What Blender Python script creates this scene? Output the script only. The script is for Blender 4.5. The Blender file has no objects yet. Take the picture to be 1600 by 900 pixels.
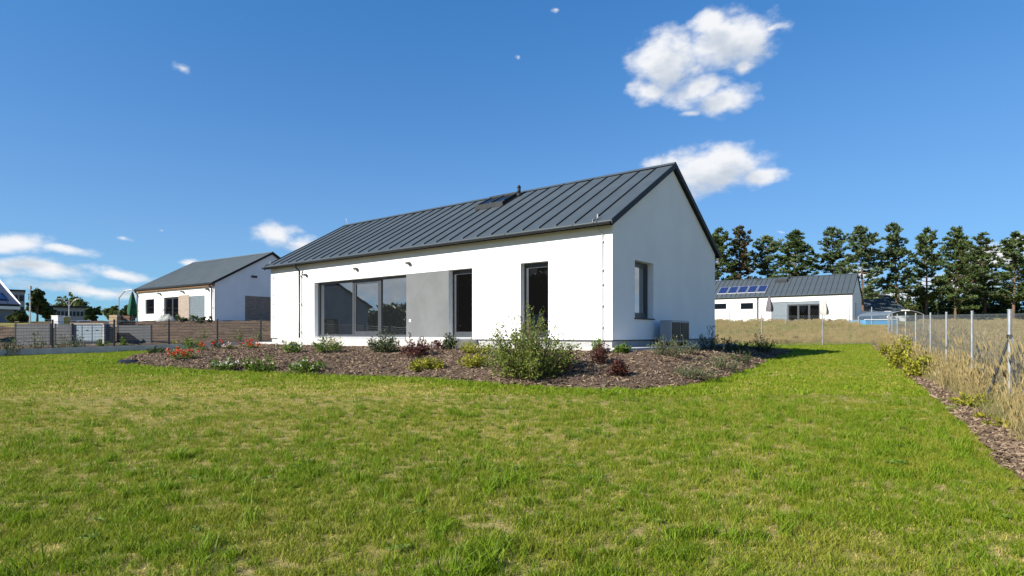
import bpy, math, random
import numpy as np
from mathutils import Vector, Matrix

S = bpy.context.scene
R = math.radians
random.seed(7)
RNG = np.random.default_rng(11)

# ---------------------------------------------------------------- camera
EYE = 1.5                                  # eye height, metres above the lawn under the camera
FPX, CX, HY = 908.0, 800.0, 522.0          # measured from the photograph's vanishing points (1600 x 900)
cam_d = bpy.data.cameras.new('camera')
cam = bpy.data.objects.new('camera', cam_d)
S.collection.objects.link(cam)
cam.location = (0, 0, EYE)
cam.rotation_euler = (R(90), 0, 0)
cam_d.sensor_width = 36.0
cam_d.lens = 36.0 * FPX / 1600.0
cam_d.shift_y = (HY - 450.0) / 1600.0
cam_d.clip_start = 0.05
cam_d.clip_end = 6000
S.camera = cam

# ---------------------------------------------------------------- light
SUN_EL = 32.0
SUN_H = (0.85, 0.527)                      # horizontal travel direction of the light
SUN_AZ = math.degrees(math.atan2(-SUN_H[0], -SUN_H[1]))   # compass bearing of the sun from +Y towards +X
sd = bpy.data.lights.new('sun', 'SUN')
sd.energy = 5.0
sd.angle = R(0.53)
sd.color = (1.0, 0.95, 0.87)
sun = bpy.data.objects.new('sun', sd)
S.collection.objects.link(sun)
tr = Vector((SUN_H[0]*math.cos(R(SUN_EL)), SUN_H[1]*math.cos(R(SUN_EL)), -math.sin(R(SUN_EL))))
sun.rotation_euler = tr.to_track_quat('-Z', 'Y').to_euler()
sun.location = (-30, -20, 30)

vs = S.view_settings
S.display_settings.display_device = 'sRGB'
vs.view_transform = 'Standard'
vs.look = 'None'
vs.exposure = 0.95
vs.gamma = 1.0
vs.use_curve_mapping = False
S.render.engine = 'CYCLES'
try:
    S.cycles.use_denoising = True
    S.cycles.max_bounces = 6
    S.cycles.transparent_max_bounces = 12
except Exception:
    pass


def azel(px, py):
    """direction of the sky seen at a pixel, as azimuth and elevation in degrees"""
    dx, dz = (px - CX) / FPX, (HY - py) / FPX
    return math.degrees(math.atan2(dx, 1)), math.degrees(math.atan2(dz, math.hypot(dx, 1)))


W = bpy.data.worlds.new('World')
S.world = W
W.use_nodes = True
W.cycles.sampling_method = 'MANUAL'
W.cycles.sample_map_resolution = 256
nt = W.node_tree
nt.nodes.clear()


def nn(t, ty, **kw):
    n = t.nodes.new(ty)
    for k, v in kw.items():
        setattr(n, k, v)
    return n


def inp(t, sock, val):
    if isinstance(val, bpy.types.NodeSocket):
        t.links.new(val, sock)
    else:
        sock.default_value = val


def math_n(t, op, a, b=0.0, clamp=False):
    n = nn(t, 'ShaderNodeMath', operation=op)
    n.use_clamp = clamp
    inp(t, n.inputs[0], a)
    inp(t, n.inputs[1], b)
    return n.outputs[0]


def vmath(t, op, a, b=(0, 0, 0)):
    n = nn(t, 'ShaderNodeVectorMath', operation=op)
    inp(t, n.inputs[0], a)
    if op not in ('LENGTH', 'NORMALIZE'):
        inp(t, n.inputs[1], b)
    return n.outputs['Value'] if op in ('LENGTH', 'DOT_PRODUCT') else n.outputs[0]


# clouds: (pixel x, pixel y, half width, half height, weight)
CLOUDS = [
    (1140, 62, 78, 46, 1.0), (1042, 95, 62, 48, 1.0), (1178, 62, 42, 48, .9), (1110, 40, 50, 30, .85),
    (1012, 140, 38, 24, .85), (1085, 140, 55, 34, .85), (1132, 160, 56, 24, .85), (1080, 175, 28, 10, .62), (1215, 42, 30, 16, .6),
    (1165, 105, 26, 24, .7),
    (1110, 268, 84, 36, 1.05), (1045, 258, 45, 19, .85), (1140, 246, 46, 26, .95), (1190, 274, 44, 19, .85),
    (291, 110, 20, 12, .62), (430, 366, 46, 24, .8), (470, 380, 50, 16, .7), (302, 406, 22, 10, .7), (865, 20, 18, 12, .42), (815, 88, 12, 7, .4),
    (20, 384, 75, 20, .8), (95, 393, 75, 12, .75), (60, 426, 130, 19, .75), (180, 426, 90, 13, .65), (140, 456, 220, 18, .6), (330, 460, 200, 18, .55),
    (1540, 400, 70, 30, .8), (1500, 440, 120, 24, .7), (1400, 462, 120, 20, .7), (1610, 380, 60, 22, .8), (245, 355, 14, 6, .35), (190, 372, 24, 8, .42),
    (1215, 360, 18, 6, .42), (1300, 480, 200, 14, .55), (1350, 430, 60, 18, .6),
    (-260, 430, 200, 26, .8), (-120, 330, 60, 16, .6), (1900, 330, 120, 40, .8),
]
grp = bpy.data.node_groups.new('cloud_field', 'ShaderNodeTree')
grp.interface.new_socket('Vector', in_out='INPUT', socket_type='NodeSocketVector')
grp.interface.new_socket('Dir', in_out='INPUT', socket_type='NodeSocketVector')
grp.interface.new_socket('Field', in_out='OUTPUT', socket_type='NodeSocketFloat')
gi, go = nn(grp, 'NodeGroupInput'), nn(grp, 'NodeGroupOutput')
wn = nn(grp, 'ShaderNodeTexNoise')
inp(grp, wn.inputs['Vector'], vmath(grp, 'MULTIPLY', gi.outputs[0], (.17, .3, 1)))
wn.inputs['Scale'].default_value = 1.0
wn.inputs['Detail'].default_value = 5
warp = vmath(grp, 'MULTIPLY', vmath(grp, 'SUBTRACT', wn.outputs['Color'], (.5, .5, .5)), (3.4, 2.2, 0))
p = vmath(grp, 'ADD', gi.outputs[0], warp)
acc = None
for (x, y, rx, ry, wt) in CLOUDS:
    a, e = azel(x, y)
    a2, _ = azel(x + rx, y)
    _, e2 = azel(x, y - ry)
    ra, re = max(abs(a2 - a), .3), max(abs(e2 - e), .2)
    q = vmath(grp, 'MULTIPLY', vmath(grp, 'SUBTRACT', p, (a, e, 0)), (1 / ra, 1 / re, 0))
    l = math_n(grp, 'SUBTRACT', wt, math_n(grp, 'MULTIPLY', vmath(grp, 'LENGTH', q), .8))
    acc = l if acc is None else math_n(grp, 'SMOOTH_MAX' if False else 'MAXIMUM', acc, l)
# cloud banks to the left of the picture, the ones mirrored in the terrace window
for (a, e, ra, re, wt) in ((-84, 5.2, 6, 1.5, .85), (-93, 4.2, 7, 1.6, .8), (-101, 6.2, 6, 1.6, .8), (-76, 6.8, 6, 1.3, .75), (-90, 8.6, 9, 1.4, .7), (-110, 4.5, 7, 1.6, .75), (-66, 4.2, 7, 1.2, .7)):
    q = vmath(grp, 'MULTIPLY', vmath(grp, 'SUBTRACT', p, (a, e, 0)), (1 / ra, 1 / re, 0))
    l = math_n(grp, 'SUBTRACT', wt, math_n(grp, 'MULTIPLY', vmath(grp, 'LENGTH', q), .8))
    acc = math_n(grp, 'MAXIMUM', acc, l)
# broken low cloud all round the horizon
hb = nn(grp, 'ShaderNodeTexNoise')
inp(grp, hb.inputs['Vector'], vmath(grp, 'MULTIPLY', gi.outputs[0], (.055, .16, 1)))
hb.inputs['Scale'].default_value = 1.0
hb.inputs['Detail'].default_value = 3
sp0 = nn(grp, 'ShaderNodeSeparateXYZ')
grp.links.new(gi.outputs[0], sp0.inputs[0])
band = math_n(grp, 'MULTIPLY', math_n(grp, 'ABSOLUTE', math_n(grp, 'SUBTRACT', sp0.outputs[1], 6.0)), .11)
az_gate = math_n(grp, 'MULTIPLY', math_n(grp, 'SUBTRACT', math_n(grp, 'ABSOLUTE', sp0.outputs[0]), 46.0), .12, True)
hbv = math_n(grp, 'SUBTRACT', math_n(grp, 'MULTIPLY', hb.outputs[0], 1.75), band)
hbv = math_n(grp, 'SUBTRACT', math_n(grp, 'MULTIPLY', hbv, az_gate), .25)
acc = math_n(grp, 'MAXIMUM', acc, hbv)
fb = nn(grp, 'ShaderNodeTexNoise')
inp(grp, fb.inputs['Vector'], vmath(grp, 'MULTIPLY', gi.outputs[0], (.5, .75, 1)))
fb.inputs['Scale'].default_value = 1.0
fb.inputs['Detail'].default_value = 8
fb.inputs['Roughness'].default_value = .55
acc = math_n(grp, 'ADD', acc, math_n(grp, 'MULTIPLY', math_n(grp, 'SUBTRACT', fb.outputs[0], .5), 1.15))
grp.links.new(acc, go.inputs[0])

tc = nn(nt, 'ShaderNodeTexCoord')
sx = nn(nt, 'ShaderNodeSeparateXYZ')
nt.links.new(tc.outputs['Generated'], sx.inputs[0])
az = math_n(nt, 'MULTIPLY', math_n(nt, 'ARCTAN2', sx.outputs[0], sx.outputs[1]), 180 / math.pi)
el = math_n(nt, 'MULTIPLY', math_n(nt, 'ARCSINE', sx.outputs[2]), 180 / math.pi)
cv = nn(nt, 'ShaderNodeCombineXYZ')
nt.links.new(az, cv.inputs[0])
nt.links.new(el, cv.inputs[1])


def field(vec):
    g = nn(nt, 'ShaderNodeGroup')
    g.node_tree = grp
    nt.links.new(vec, g.inputs[0])
    return g.outputs[0]


f0 = field(cv.outputs[0])
f1 = field(vmath(nt, 'ADD', cv.outputs[0], (-.7, 1.5, 0)))


def ramp(t, x, lo, hi):
    n = nn(t, 'ShaderNodeMapRange')
    n.interpolation_type = 'SMOOTHSTEP'
    inp(t, n.inputs[0], x)
    n.inputs[1].default_value, n.inputs[2].default_value = lo, hi
    return n.outputs[0]


mask = ramp(nt, f0, -.02, .68)
shade = ramp(nt, f1, .1, .9)
sky = nn(nt, 'ShaderNodeTexSky', sky_type='NISHITA')
sky.sun_disc = False
sky.sun_elevation = R(SUN_EL)
sky.sun_rotation = R(SUN_AZ)
sky.altitude = 250
sky.air_density = 1.0
sky.dust_density = 0.0
sky.ozone_density = 4.0
cc = nn(nt, 'ShaderNodeMix', data_type='RGBA')
nt.links.new(shade, cc.inputs['Factor'])
cc.inputs['A'].default_value = (7.7, 7.8, 8.0, 1)
cc.inputs['B'].default_value = (4.9, 5.4, 6.1, 1)
mx = nn(nt, 'ShaderNodeMix', data_type='RGBA')
nt.links.new(math_n(nt, 'MULTIPLY', mask, .97), mx.inputs['Factor'])
hs = nn(nt, 'ShaderNodeHueSaturation')          # the photograph's vivid colour rendering of a clear sky
hs.inputs['Saturation'].default_value = 1.3
hs.inputs['Value'].default_value = 1.22
hs.inputs['Hue'].default_value = .512
nt.links.new(sky.outputs[0], hs.inputs['Color'])
# soft shoulder: keeps the haze along the horizon from burning out
den = vmath(nt, 'ADD', vmath(nt, 'MULTIPLY', hs.outputs[0], (1.167, .354, .159)), (1, 1, 1))
sc_ = vmath(nt, 'DIVIDE', vmath(nt, 'MULTIPLY', hs.outputs[0], (2.98, 2.31, 2.01)), den)
nt.links.new(sc_, mx.inputs['A'])
nt.links.new(cc.outputs['Result'], mx.inputs['B'])
bg = nn(nt, 'ShaderNodeBackground')
bg.inputs['Strength'].default_value = 0.063
nt.links.new(mx.outputs['Result'], bg.inputs[0])
wo = nn(nt, 'ShaderNodeOutputWorld')
nt.links.new(bg.outputs[0], wo.inputs[0])

# ================================================================ helpers
COL = S.collection


def link(o, parent=None):
    COL.objects.link(o)
    if parent is not None:
        o.parent = parent
    return o


def tag(o, label, cat, group=None):
    o['label'] = label
    o['category'] = cat
    if group:
        o['group'] = group
    return o


def struct(o, label=None):
    o['kind'] = 'structure'
    if label:
        o['label'] = label
    return o


def empty(name, loc, rz=0.0):
    o = bpy.data.objects.new(name, None)
    o.empty_display_size = .2
    o.location = loc
    o.rotation_euler = (0, 0, rz)
    return link(o)


class MB:
    """collects boxes, tubes and faces into one mesh"""
    def __init__(s):
        s.v, s.f, s.m = [], [], []

    def face(s, pts, mi=0):
        b = len(s.v)
        s.v += [tuple(q) for q in pts]
        s.f.append(tuple(range(b, b + len(pts))))
        s.m.append(mi)

    def box(s, x0, x1, y0, y1, z0, z1, mi=0):
        b = len(s.v)
        s.v += [(x0, y0, z0), (x1, y0, z0), (x1, y1, z0), (x0, y1, z0), (x0, y0, z1), (x1, y0, z1), (x1, y1, z1), (x0, y1, z1)]
        for q in ((3, 2, 1, 0), (4, 5, 6, 7), (0, 1, 5, 4), (1, 2, 6, 5), (2, 3, 7, 6), (3, 0, 4, 7)):
            s.f.append(tuple(b + i for i in q))
            s.m.append(mi)
        return s

    def tube(s, pts, r, n=8, r2=None, mi=0, cap=True):
        pts = [Vector(q) for q in pts]
        b0 = len(s.v)
        k = len(pts)
        for i, q in enumerate(pts):
            d = (pts[min(i + 1, k - 1)] - pts[max(i - 1, 0)]).normalized()
            u = d.cross(Vector((0, 0, 1)))
            if u.length < .05:
                u = d.cross(Vector((1, 0, 0)))
            u.normalize()
            w = d.cross(u)
            rr = r if r2 is None else r + (r2 - r) * i / max(k - 1, 1)
            for j in range(n):
                a = 2 * math.pi * j / n
                s.v.append(tuple(q + u * (rr * math.cos(a)) + w * (rr * math.sin(a))))
        for i in range(k - 1):
            for j in range(n):
                a, c = b0 + i * n + j, b0 + i * n + (j + 1) % n
                s.f.append((a, c, c + n, a + n))
                s.m.append(mi)
        if cap:
            s.f.append(tuple(b0 + j for j in range(n))[::-1])
            s.m.append(mi)
            s.f.append(tuple(b0 + (k - 1) * n + j for j in range(n)))
            s.m.append(mi)
        return s

    def mesh(s, name, mats):
        me = bpy.data.meshes.new(name)
        me.from_pydata(s.v, [], s.f)
        for m in (mats if isinstance(mats, (list, tuple)) else [mats]):
            me.materials.append(m)
        if any(s.m):
            me.polygons.foreach_set('material_index', s.m)
        me.update()
        return me

    def build(s, name, mats, parent=None, bevel=0.0, smooth=False):
        me = s.mesh(name, mats)
        if smooth:
            me.polygons.foreach_set('use_smooth', [True] * len(me.polygons))
        o = link(bpy.data.objects.new(name, me), parent)
        if bevel:
            bv = o.modifiers.new('edge', 'BEVEL')
            bv.width = bevel
            bv.segments = 2
            bv.limit_method = 'ANGLE'
        return o


def np_mesh(name, V, F, mats, parent=None, mi=None, smooth=False):
    me = bpy.data.meshes.new(name)
    V = np.asarray(V, dtype=np.float32)
    F = np.asarray(F, dtype=np.int32)
    k = F.shape[1]
    me.vertices.add(len(V))
    me.vertices.foreach_set('co', V.ravel())
    me.loops.add(F.size)
    me.loops.foreach_set('vertex_index', F.ravel())
    me.polygons.add(len(F))
    me.polygons.foreach_set('loop_start', np.arange(0, F.size, k, dtype=np.int32))
    me.polygons.foreach_set('loop_total', np.full(len(F), k, dtype=np.int32))
    for m in (mats if isinstance(mats, (list, tuple)) else [mats]):
        me.materials.append(m)
    if mi is not None:
        me.polygons.foreach_set('material_index', np.asarray(mi, dtype=np.int32))
    if smooth:
        me.polygons.foreach_set('use_smooth', np.ones(len(F), dtype=bool))
    me.update(calc_edges=True)
    me.validate()
    if name is None:
        return me
    o = bpy.data.objects.new(name, me)
    return link(o, parent) if parent is not False else o


# ---------------------------------------------------------------- materials
def material(name, col, rough=.6, col2=None, nscale=3.0, detail=5, metal=0.0, bump=0.0, bscale=60.0, spec=.5, coords='Object',
             lo=.35, hi=.65, spots=None):
    m = bpy.data.materials.new(name)
    m.use_nodes = True
    t = m.node_tree
    b = t.nodes['Principled BSDF']
    b.inputs['Roughness'].default_value = rough
    b.inputs['Metallic'].default_value = metal
    b.inputs['Specular IOR Level'].default_value = spec
    if coords == 'Object':
        vec = nn(t, 'ShaderNodeTexCoord').outputs['Object']
    else:
        vec = nn(t, 'ShaderNodeNewGeometry').outputs['Position']
    c = None
    if col2 is not None:
        n = nn(t, 'ShaderNodeTexNoise')
        t.links.new(vec, n.inputs['Vector'])
        n.inputs['Scale'].default_value = nscale
        n.inputs['Detail'].default_value = detail
        n.inputs['Roughness'].default_value = .6
        mxx = nn(t, 'ShaderNodeMix', data_type='RGBA')
        t.links.new(ramp(t, n.outputs[0], lo, hi), mxx.inputs['Factor'])
        mxx.inputs['A'].default_value = (*col, 1)
        mxx.inputs['B'].default_value = (*col2, 1)
        c = mxx.outputs['Result']
        if spots:
            n2 = nn(t, 'ShaderNodeTexNoise')
            t.links.new(vec, n2.inputs['Vector'])
            n2.inputs['Scale'].default_value = spots[1]
            n2.inputs['Detail'].default_value = 4
            m2 = nn(t, 'ShaderNodeMix', data_type='RGBA')
            t.links.new(math_n(t, 'MULTIPLY', ramp(t, n2.outputs[0], spots[2], spots[3]), spots[4]), m2.inputs['Factor'])
            t.links.new(c, m2.inputs['A'])
            m2.inputs['B'].default_value = (*spots[0], 1)
            c = m2.outputs['Result']
        t.links.new(c, b.inputs['Base Color'])
    else:
        b.inputs['Base Color'].default_value = (*col, 1)
    if bump:
        n = nn(t, 'ShaderNodeTexNoise')
        t.links.new(vec, n.inputs['Vector'])
        n.inputs['Scale'].default_value = bscale
        n.inputs['Detail'].default_value = 4
        bp = nn(t, 'ShaderNodeBump')
        bp.inputs['Strength'].default_value = bump
        bp.inputs['Distance'].default_value = .02
        t.links.new(n.outputs[0], bp.inputs['Height'])
        t.links.new(bp.outputs[0], b.inputs['Normal'])
    return m


def leafmat(name, c1, c2, c3=None, trans=.35, island=True, patch=None, rough=.55):
    """leaves and blades: colour varies from piece to piece, some light passes through"""
    m = bpy.data.materials.new(name)
    m.use_nodes = True
    t = m.node_tree
    t.nodes.clear()
    rnd = nn(t, 'ShaderNodeNewGeometry').outputs['Random Per Island'] if island else nn(t, 'ShaderNodeObjectInfo').outputs['Random']
    cr = nn(t, 'ShaderNodeValToRGB')
    cr.color_ramp.elements[0].color = (*c1, 1)
    cr.color_ramp.elements[1].color = (*c2, 1)
    if c3:
        e = cr.color_ramp.elements.new(.55)
        e.color = (*c3, 1)
    t.links.new(rnd, cr.inputs[0])
    c = cr.outputs[0]
    if patch:
        n = nn(t, 'ShaderNodeTexNoise')
        t.links.new(nn(t, 'ShaderNodeNewGeometry').outputs['Position'], n.inputs['Vector'])
        n.inputs['Scale'].default_value = patch[1]
        n.inputs['Detail'].default_value = 4
        mxx = nn(t, 'ShaderNodeMix', data_type='RGBA')
        t.links.new(math_n(t, 'MULTIPLY', ramp(t, n.outputs[0], .42, .68), patch[2]), mxx.inputs['Factor'])
        t.links.new(c, mxx.inputs['A'])
        mxx.inputs['B'].default_value = (*patch[0], 1)
        c = mxx.outputs['Result']
    b = nn(t, 'ShaderNodeBsdfPrincipled')
    b.inputs['Roughness'].default_value = rough
    b.inputs['Specular IOR Level'].default_value = .25
    t.links.new(c, b.inputs['Base Color'])
    tl = nn(t, 'ShaderNodeBsdfTranslucent')
    t.links.new(c, tl.inputs[0])
    ms = nn(t, 'ShaderNodeMixShader')
    ms.inputs[0].default_value = trans
    t.links.new(b.outputs[0], ms.inputs[1])
    t.links.new(tl.outputs[0], ms.inputs[2])
    t.links.new(ms.outputs[0], nn(t, 'ShaderNodeOutputMaterial').inputs[0])
    return m


def glassmat(name, refl=.3, tint=(.012, .014, .015), gain=.9):
    m = bpy.data.materials.new(name)
    m.use_nodes = True
    t = m.node_tree
    t.nodes.clear()
    d = nn(t, 'ShaderNodeBsdfDiffuse')
    d.inputs[0].default_value = (*tint, 1)
    g = nn(t, 'ShaderNodeBsdfGlossy')
    g.inputs['Roughness'].default_value = .012
    g.inputs[0].default_value = (.9, .93, .95, 1)
    n = nn(t, 'ShaderNodeTexNoise')
    t.links.new(nn(t, 'ShaderNodeTexCoord').outputs['Object'], n.inputs['Vector'])
    n.inputs['Scale'].default_value = .9
    bp = nn(t, 'ShaderNodeBump')
    bp.inputs['Strength'].default_value = .05
    bp.inputs['Distance'].default_value = .02
    t.links.new(n.outputs[0], bp.inputs['Height'])
    t.links.new(bp.outputs[0], g.inputs['Normal'])
    lw = nn(t, 'ShaderNodeFresnel')
    lw.inputs[0].default_value = 1.5
    ms = nn(t, 'ShaderNodeMixShader')
    t.links.new(math_n(t, 'ADD', math_n(t, 'MULTIPLY', lw.outputs[0], gain), refl, True), ms.inputs[0])
    t.links.new(d.outputs[0], ms.inputs[1])
    t.links.new(g.outputs[0], ms.inputs[2])
    t.links.new(ms.outputs[0], nn(t, 'ShaderNodeOutputMaterial').inputs[0])
    return m


def brickmat(name, a, b_, mortar, scale=1.0):
    m = bpy.data.materials.new(name)
    m.use_nodes = True
    t = m.node_tree
    p_ = t.nodes['Principled BSDF']
    p_.inputs['Roughness'].default_value = .85
    tcx = nn(t, 'ShaderNodeTexCoord')
    sp = nn(t, 'ShaderNodeSeparateXYZ')
    t.links.new(tcx.outputs['Object'], sp.inputs[0])
    cb = nn(t, 'ShaderNodeCombineXYZ')
    t.links.new(math_n(t, 'ADD', sp.outputs[0], sp.outputs[1]), cb.inputs[0])
    t.links.new(sp.outputs[2], cb.inputs[1])
    br = nn(t, 'ShaderNodeTexBrick')
    t.links.new(cb.outputs[0], br.inputs['Vector'])
    br.inputs['Color1'].default_value = (*a, 1)
    br.inputs['Color2'].default_value = (*b_, 1)
    br.inputs['Mortar'].default_value = (*mortar, 1)
    br.inputs['Scale'].default_value = scale
    br.inputs['Brick Width'].default_value = .25
    br.inputs['Row Height'].default_value = .075
    br.inputs['Mortar Size'].default_value = .01
    t.links.new(br.outputs[0], p_.inputs['Base Color'])
    return m


M = {}
M['stucco'] = material('white_stucco', (.79, .785, .76), .9, (.75, .745, .73), .7, bump=.25, bscale=160, spec=.2, spots=((.62, .61, .58), 1.7, .6, .8, .25))
M['stucco_far'] = material('far_white_stucco', (.78, .78, .77), .9, (.72, .72, .71), .5, spec=.2)
M['grey_panel'] = material('grey_render', (.125, .13, .131), .85, (.145, .15, .151), 1.2, bump=.25, bscale=140, spec=.2)
M['roof'] = material('anthracite_sheet_metal', (.049, .061, .067), .5, (.059, .072, .078), 1.3, spec=.4, metal=0.0, bump=.03, bscale=5)
M['roof_trim'] = material('dark_metal_trim', (.014, .017, .020), .6, (.019, .022, .025), 4, spec=.25)
M['frame'] = material('anthracite_frame', (.035, .04, .046), .4, (.042, .047, .053), 6, spec=.5)
M['glass'] = glassmat('window_glass', .33)
M['glass_dark'] = glassmat('dark_window_glass', .0, (.003, .003, .003), .6)  # near-black tint, weaker reflection than the plain window glass
M['concrete'] = material('pale_concrete', (.50, .48, .44), .9, (.41, .39, .36), 2.5, bump=.3, bscale=50, spots=((.28, .26, .24), 1.1, .58, .75, .4))
M['plinth'] = material('grey_plinth_render', (.36, .36, .35), .9, (.30, .30, .295), 2, bump=.5, bscale=120)
M['galv'] = material('galvanised_steel', (.36, .38, .40), .45, (.28, .30, .32), 7, metal=.5, spec=.5)
M['wire'] = material('dull_grey_wire', (.24, .26, .26), .5, (.18, .2, .2), 7, metal=.3)
M['dark_wire'] = material('anthracite_wire', (.03, .033, .037), .5, (.04, .043, .047), 7)
M['alu'] = material('dull_aluminium', (.5, .5, .5), .4, (.42, .42, .42), 10, metal=.6)
M['white_plastic'] = material('white_plastic', (.7, .7, .68), .4, (.66, .66, .64), 5)
M['unit'] = material('grey_painted_steel', (.33, .34, .35), .45, (.29, .30, .31), 3)
M['black'] = material('black_plastic', (.015, .015, .016), .5, (.02, .02, .02), 8)
M['solar'] = material('solar_cell_blue', (.012, .022, .075), .12, (.018, .03, .095), 8, spec=.6)
M['bark'] = material('pine_bark', (.16, .095, .06), .95, (.09, .06, .045), 3, bump=.6, bscale=14)
M['bark_grey'] = material('grey_bark', (.11, .09, .07), .95, (.07, .06, .05), 3, bump=.6, bscale=14)
M['stem'] = material('shrub_stem', (.11, .075, .045), .9, (.075, .05, .03), 9)
M['soil'] = material('brown_soil', (.12, .083, .055), 1.0, (.065, .045, .03), 2.2, coords='Position', bump=.8, bscale=16, spots=((.20, .15, .10), 7, .5, .7, .6), spec=.1)
M['mulch'] = material('bark_mulch_ground', (.11, .077, .054), 1.0, (.062, .043, .03), 14, coords='Position', bump=1.0, bscale=32, spots=((.17, .125, .095), 25, .52, .68, .7), spec=.1)
M['thatch'] = material('lawn_thatch', (.21, .18, .05), 1.0, (.27, .215, .09), 1.1, coords='Position', bump=.8, bscale=45, spots=((.14, .155, .016), 4.5, .45, .62, .75), spec=.1, lo=.4, hi=.62)
M['asphalt'] = material('asphalt', (.055, .055, .056), .95, (.07, .07, .07), 6, coords='Position', bump=.4, bscale=80)
M['wood'] = material('larch_fascia', (.30, .16, .085), .7, (.24, .12, .06), 5)
M['crate'] = material('pale_timber', (.40, .30, .19), .85, (.33, .24, .15), 4)
M['brown'] = material('brown_timber', (.17, .10, .06), .9, (.12, .07, .045), 4)
M['grey_slat'] = material('grey_slat', (.085, .092, .10), .7, (.07, .076, .084), 3)
M['cabinet'] = material('pale_blue_cabinet', (.24, .30, .34), .5, (.21, .265, .30), 3)
M['shutter'] = material('grey_shutter', (.13, .16, .18), .5, (.11, .14, .16), 3)
M['brick'] = brickmat('beige_brick_slips', (.26, .20, .15), (.17, .125, .095), (.34, .30, .26))
M['brick_dark'] = brickmat('brown_brick_slips', (.25, .17, .12), (.12, .085, .065), (.34, .29, .24))
M['green_cloth'] = material('green_cloth', (.008, .085, .04), .9, (.006, .06, .03), 4)
M['mauve_cloth'] = material('grey_mauve_cloth', (.13, .115, .125), .9, (.1, .09, .1), 4)
M['beige_cloth'] = material('beige_cloth', (.42, .39, .34), .9, (.36, .33, .29), 4)
M['tarp'] = material('pale_tarpaulin', (.30, .31, .28), .7, (.06, .065, .05), 1.3, bump=.5, bscale=6)
M['roof_blue'] = material('slate_blue_roof', (.035, .05, .085), .6, (.045, .06, .1), 3)
M['far_wall'] = material('far_grey_wall', (.21, .235, .26), .9, (.18, .2, .23), 1)
M['pool'] = material('pool_blue', (.09, .27, .46), .5, (.07, .23, .4), 2)
M['leaf_green'] = leafmat('fresh_green_leaf', (.06, .12, .012), (.20, .26, .04), (.11, .18, .022))
M['leaf_bush'] = leafmat('feathery_green_leaf', (.09, .13, .018), (.27, .30, .07), (.16, .21, .032), trans=.4)
M['leaf_yellow'] = leafmat('golden_leaf', (.15, .17, .018), (.42, .36, .035), (.26, .27, .025))
M['leaf_red'] = leafmat('barberry_leaf', (.05, .018, .018), (.15, .05, .035), (.085, .028, .022), trans=.25)
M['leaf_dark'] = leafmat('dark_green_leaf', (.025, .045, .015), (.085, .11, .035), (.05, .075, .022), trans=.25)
M['leaf_grey'] = leafmat('grey_green_leaf', (.085, .115, .045), (.21, .23, .12), (.14, .17, .075))
M['petal_red'] = leafmat('red_petal', (.55, .035, .02), (.75, .14, .09), (.65, .07, .04), trans=.3)
M['petal_white'] = leafmat('white_petal', (.74, .71, .62), (.85, .84, .78), trans=.3)
M['petal_pink'] = leafmat('pale_pink_petal', (.62, .42, .36), (.76, .62, .54), trans=.3)
M['needle'] = leafmat('pine_needles', (.035, .065, .018), (.135, .17, .055), (.075, .115, .032), trans=.28)
M['needle_blue'] = leafmat('blue_green_pine_needles', (.05, .085, .032), (.16, .19, .09), (.095, .135, .052), trans=.28)
M['needle_brown'] = leafmat('browning_pine_needles', (.04, .055, .02), (.15, .095, .045), (.085, .07, .03), trans=.2)
M['tree_leaf'] = leafmat('tree_leaf', (.09, .13, .035), (.22, .25, .10), (.14, .19, .055), trans=.3)
M['tree_dark'] = leafmat('dark_tree_leaf', (.018, .035, .011), (.07, .095, .026), (.035, .06, .017), trans=.25)
M['tree_olive'] = leafmat('olive_tree_leaf', (.045, .06, .014), (.12, .13, .03), (.075, .095, .02), trans=.3)
M['blade_green'] = leafmat('green_blade', (.11, .17, .005), (.28, .33, .022), (.18, .245, .010), trans=.42, island=True, patch=((.34, .31, .045), .8, .45))
M['blade_lush'] = leafmat('lush_blade', (.10, .175, .005), (.24, .33, .018), (.16, .25, .010), trans=.42, island=True)
M['blade_dry'] = leafmat('dry_blade', (.34, .28, .07), (.56, .46, .16), (.36, .33, .05), trans=.3, island=True)
M['straw'] = leafmat('straw_stalk', (.29, .225, .09), (.48, .375, .19), (.36, .285, .125), trans=.35, island=True)
M['straw_green'] = leafmat('half_green_stalk', (.17, .17, .06), (.33, .29, .12), (.24, .225, .09), trans=.35, island=True)
M['chip'] = leafmat('bark_chip', (.05, .031, .019), (.30, .22, .145), (.125, .085, .054), trans=0.0, island=False, rough=.9)


# ---------------------------------------------------------------- geometry of the place
def ss(a, b, x):
    t = np.clip((np.asarray(x, dtype=float) - a) / (b - a), 0, 1)
    return t * t * (3 - 2 * t)


def gz(x, y):
    """height of the ground sheet: it climbs gently away from the camera"""
    x = np.asarray(x, dtype=float)
    y = np.asarray(y, dtype=float)
    base = .03 * np.clip(y, -40, 75)
    left = ss(-6, -15, x)
    return base + left * .9 * ss(30, 42, y) + (1 - left) * .9 * ss(38, 66, y)


THETA = -math.atan2(.616, .788)
HO = Vector((2.784, 16.1, 0))             # right front corner of the house
UX, UY = Vector((math.cos(THETA), math.sin(THETA), 0)), Vector((-math.sin(THETA), math.cos(THETA), 0))
HL, HW = 17.77, 8.33
Z_PAVE, Z_WALL, Z_EAVE, Z_APEX = 1.10, 1.32, 4.60, 7.0
PLAT = [(-HL - .5, -.55), (-15.5, -.55), (-15.5, -1.1), (-5.0, -1.1), (-5.0, -.55), (.75, -.55), (.75, HW + .6), (-HL - .5, HW + .6)]


def h2w(lx, ly):
    q = HO + UX * lx + UY * ly
    return (q.x, q.y)


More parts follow.
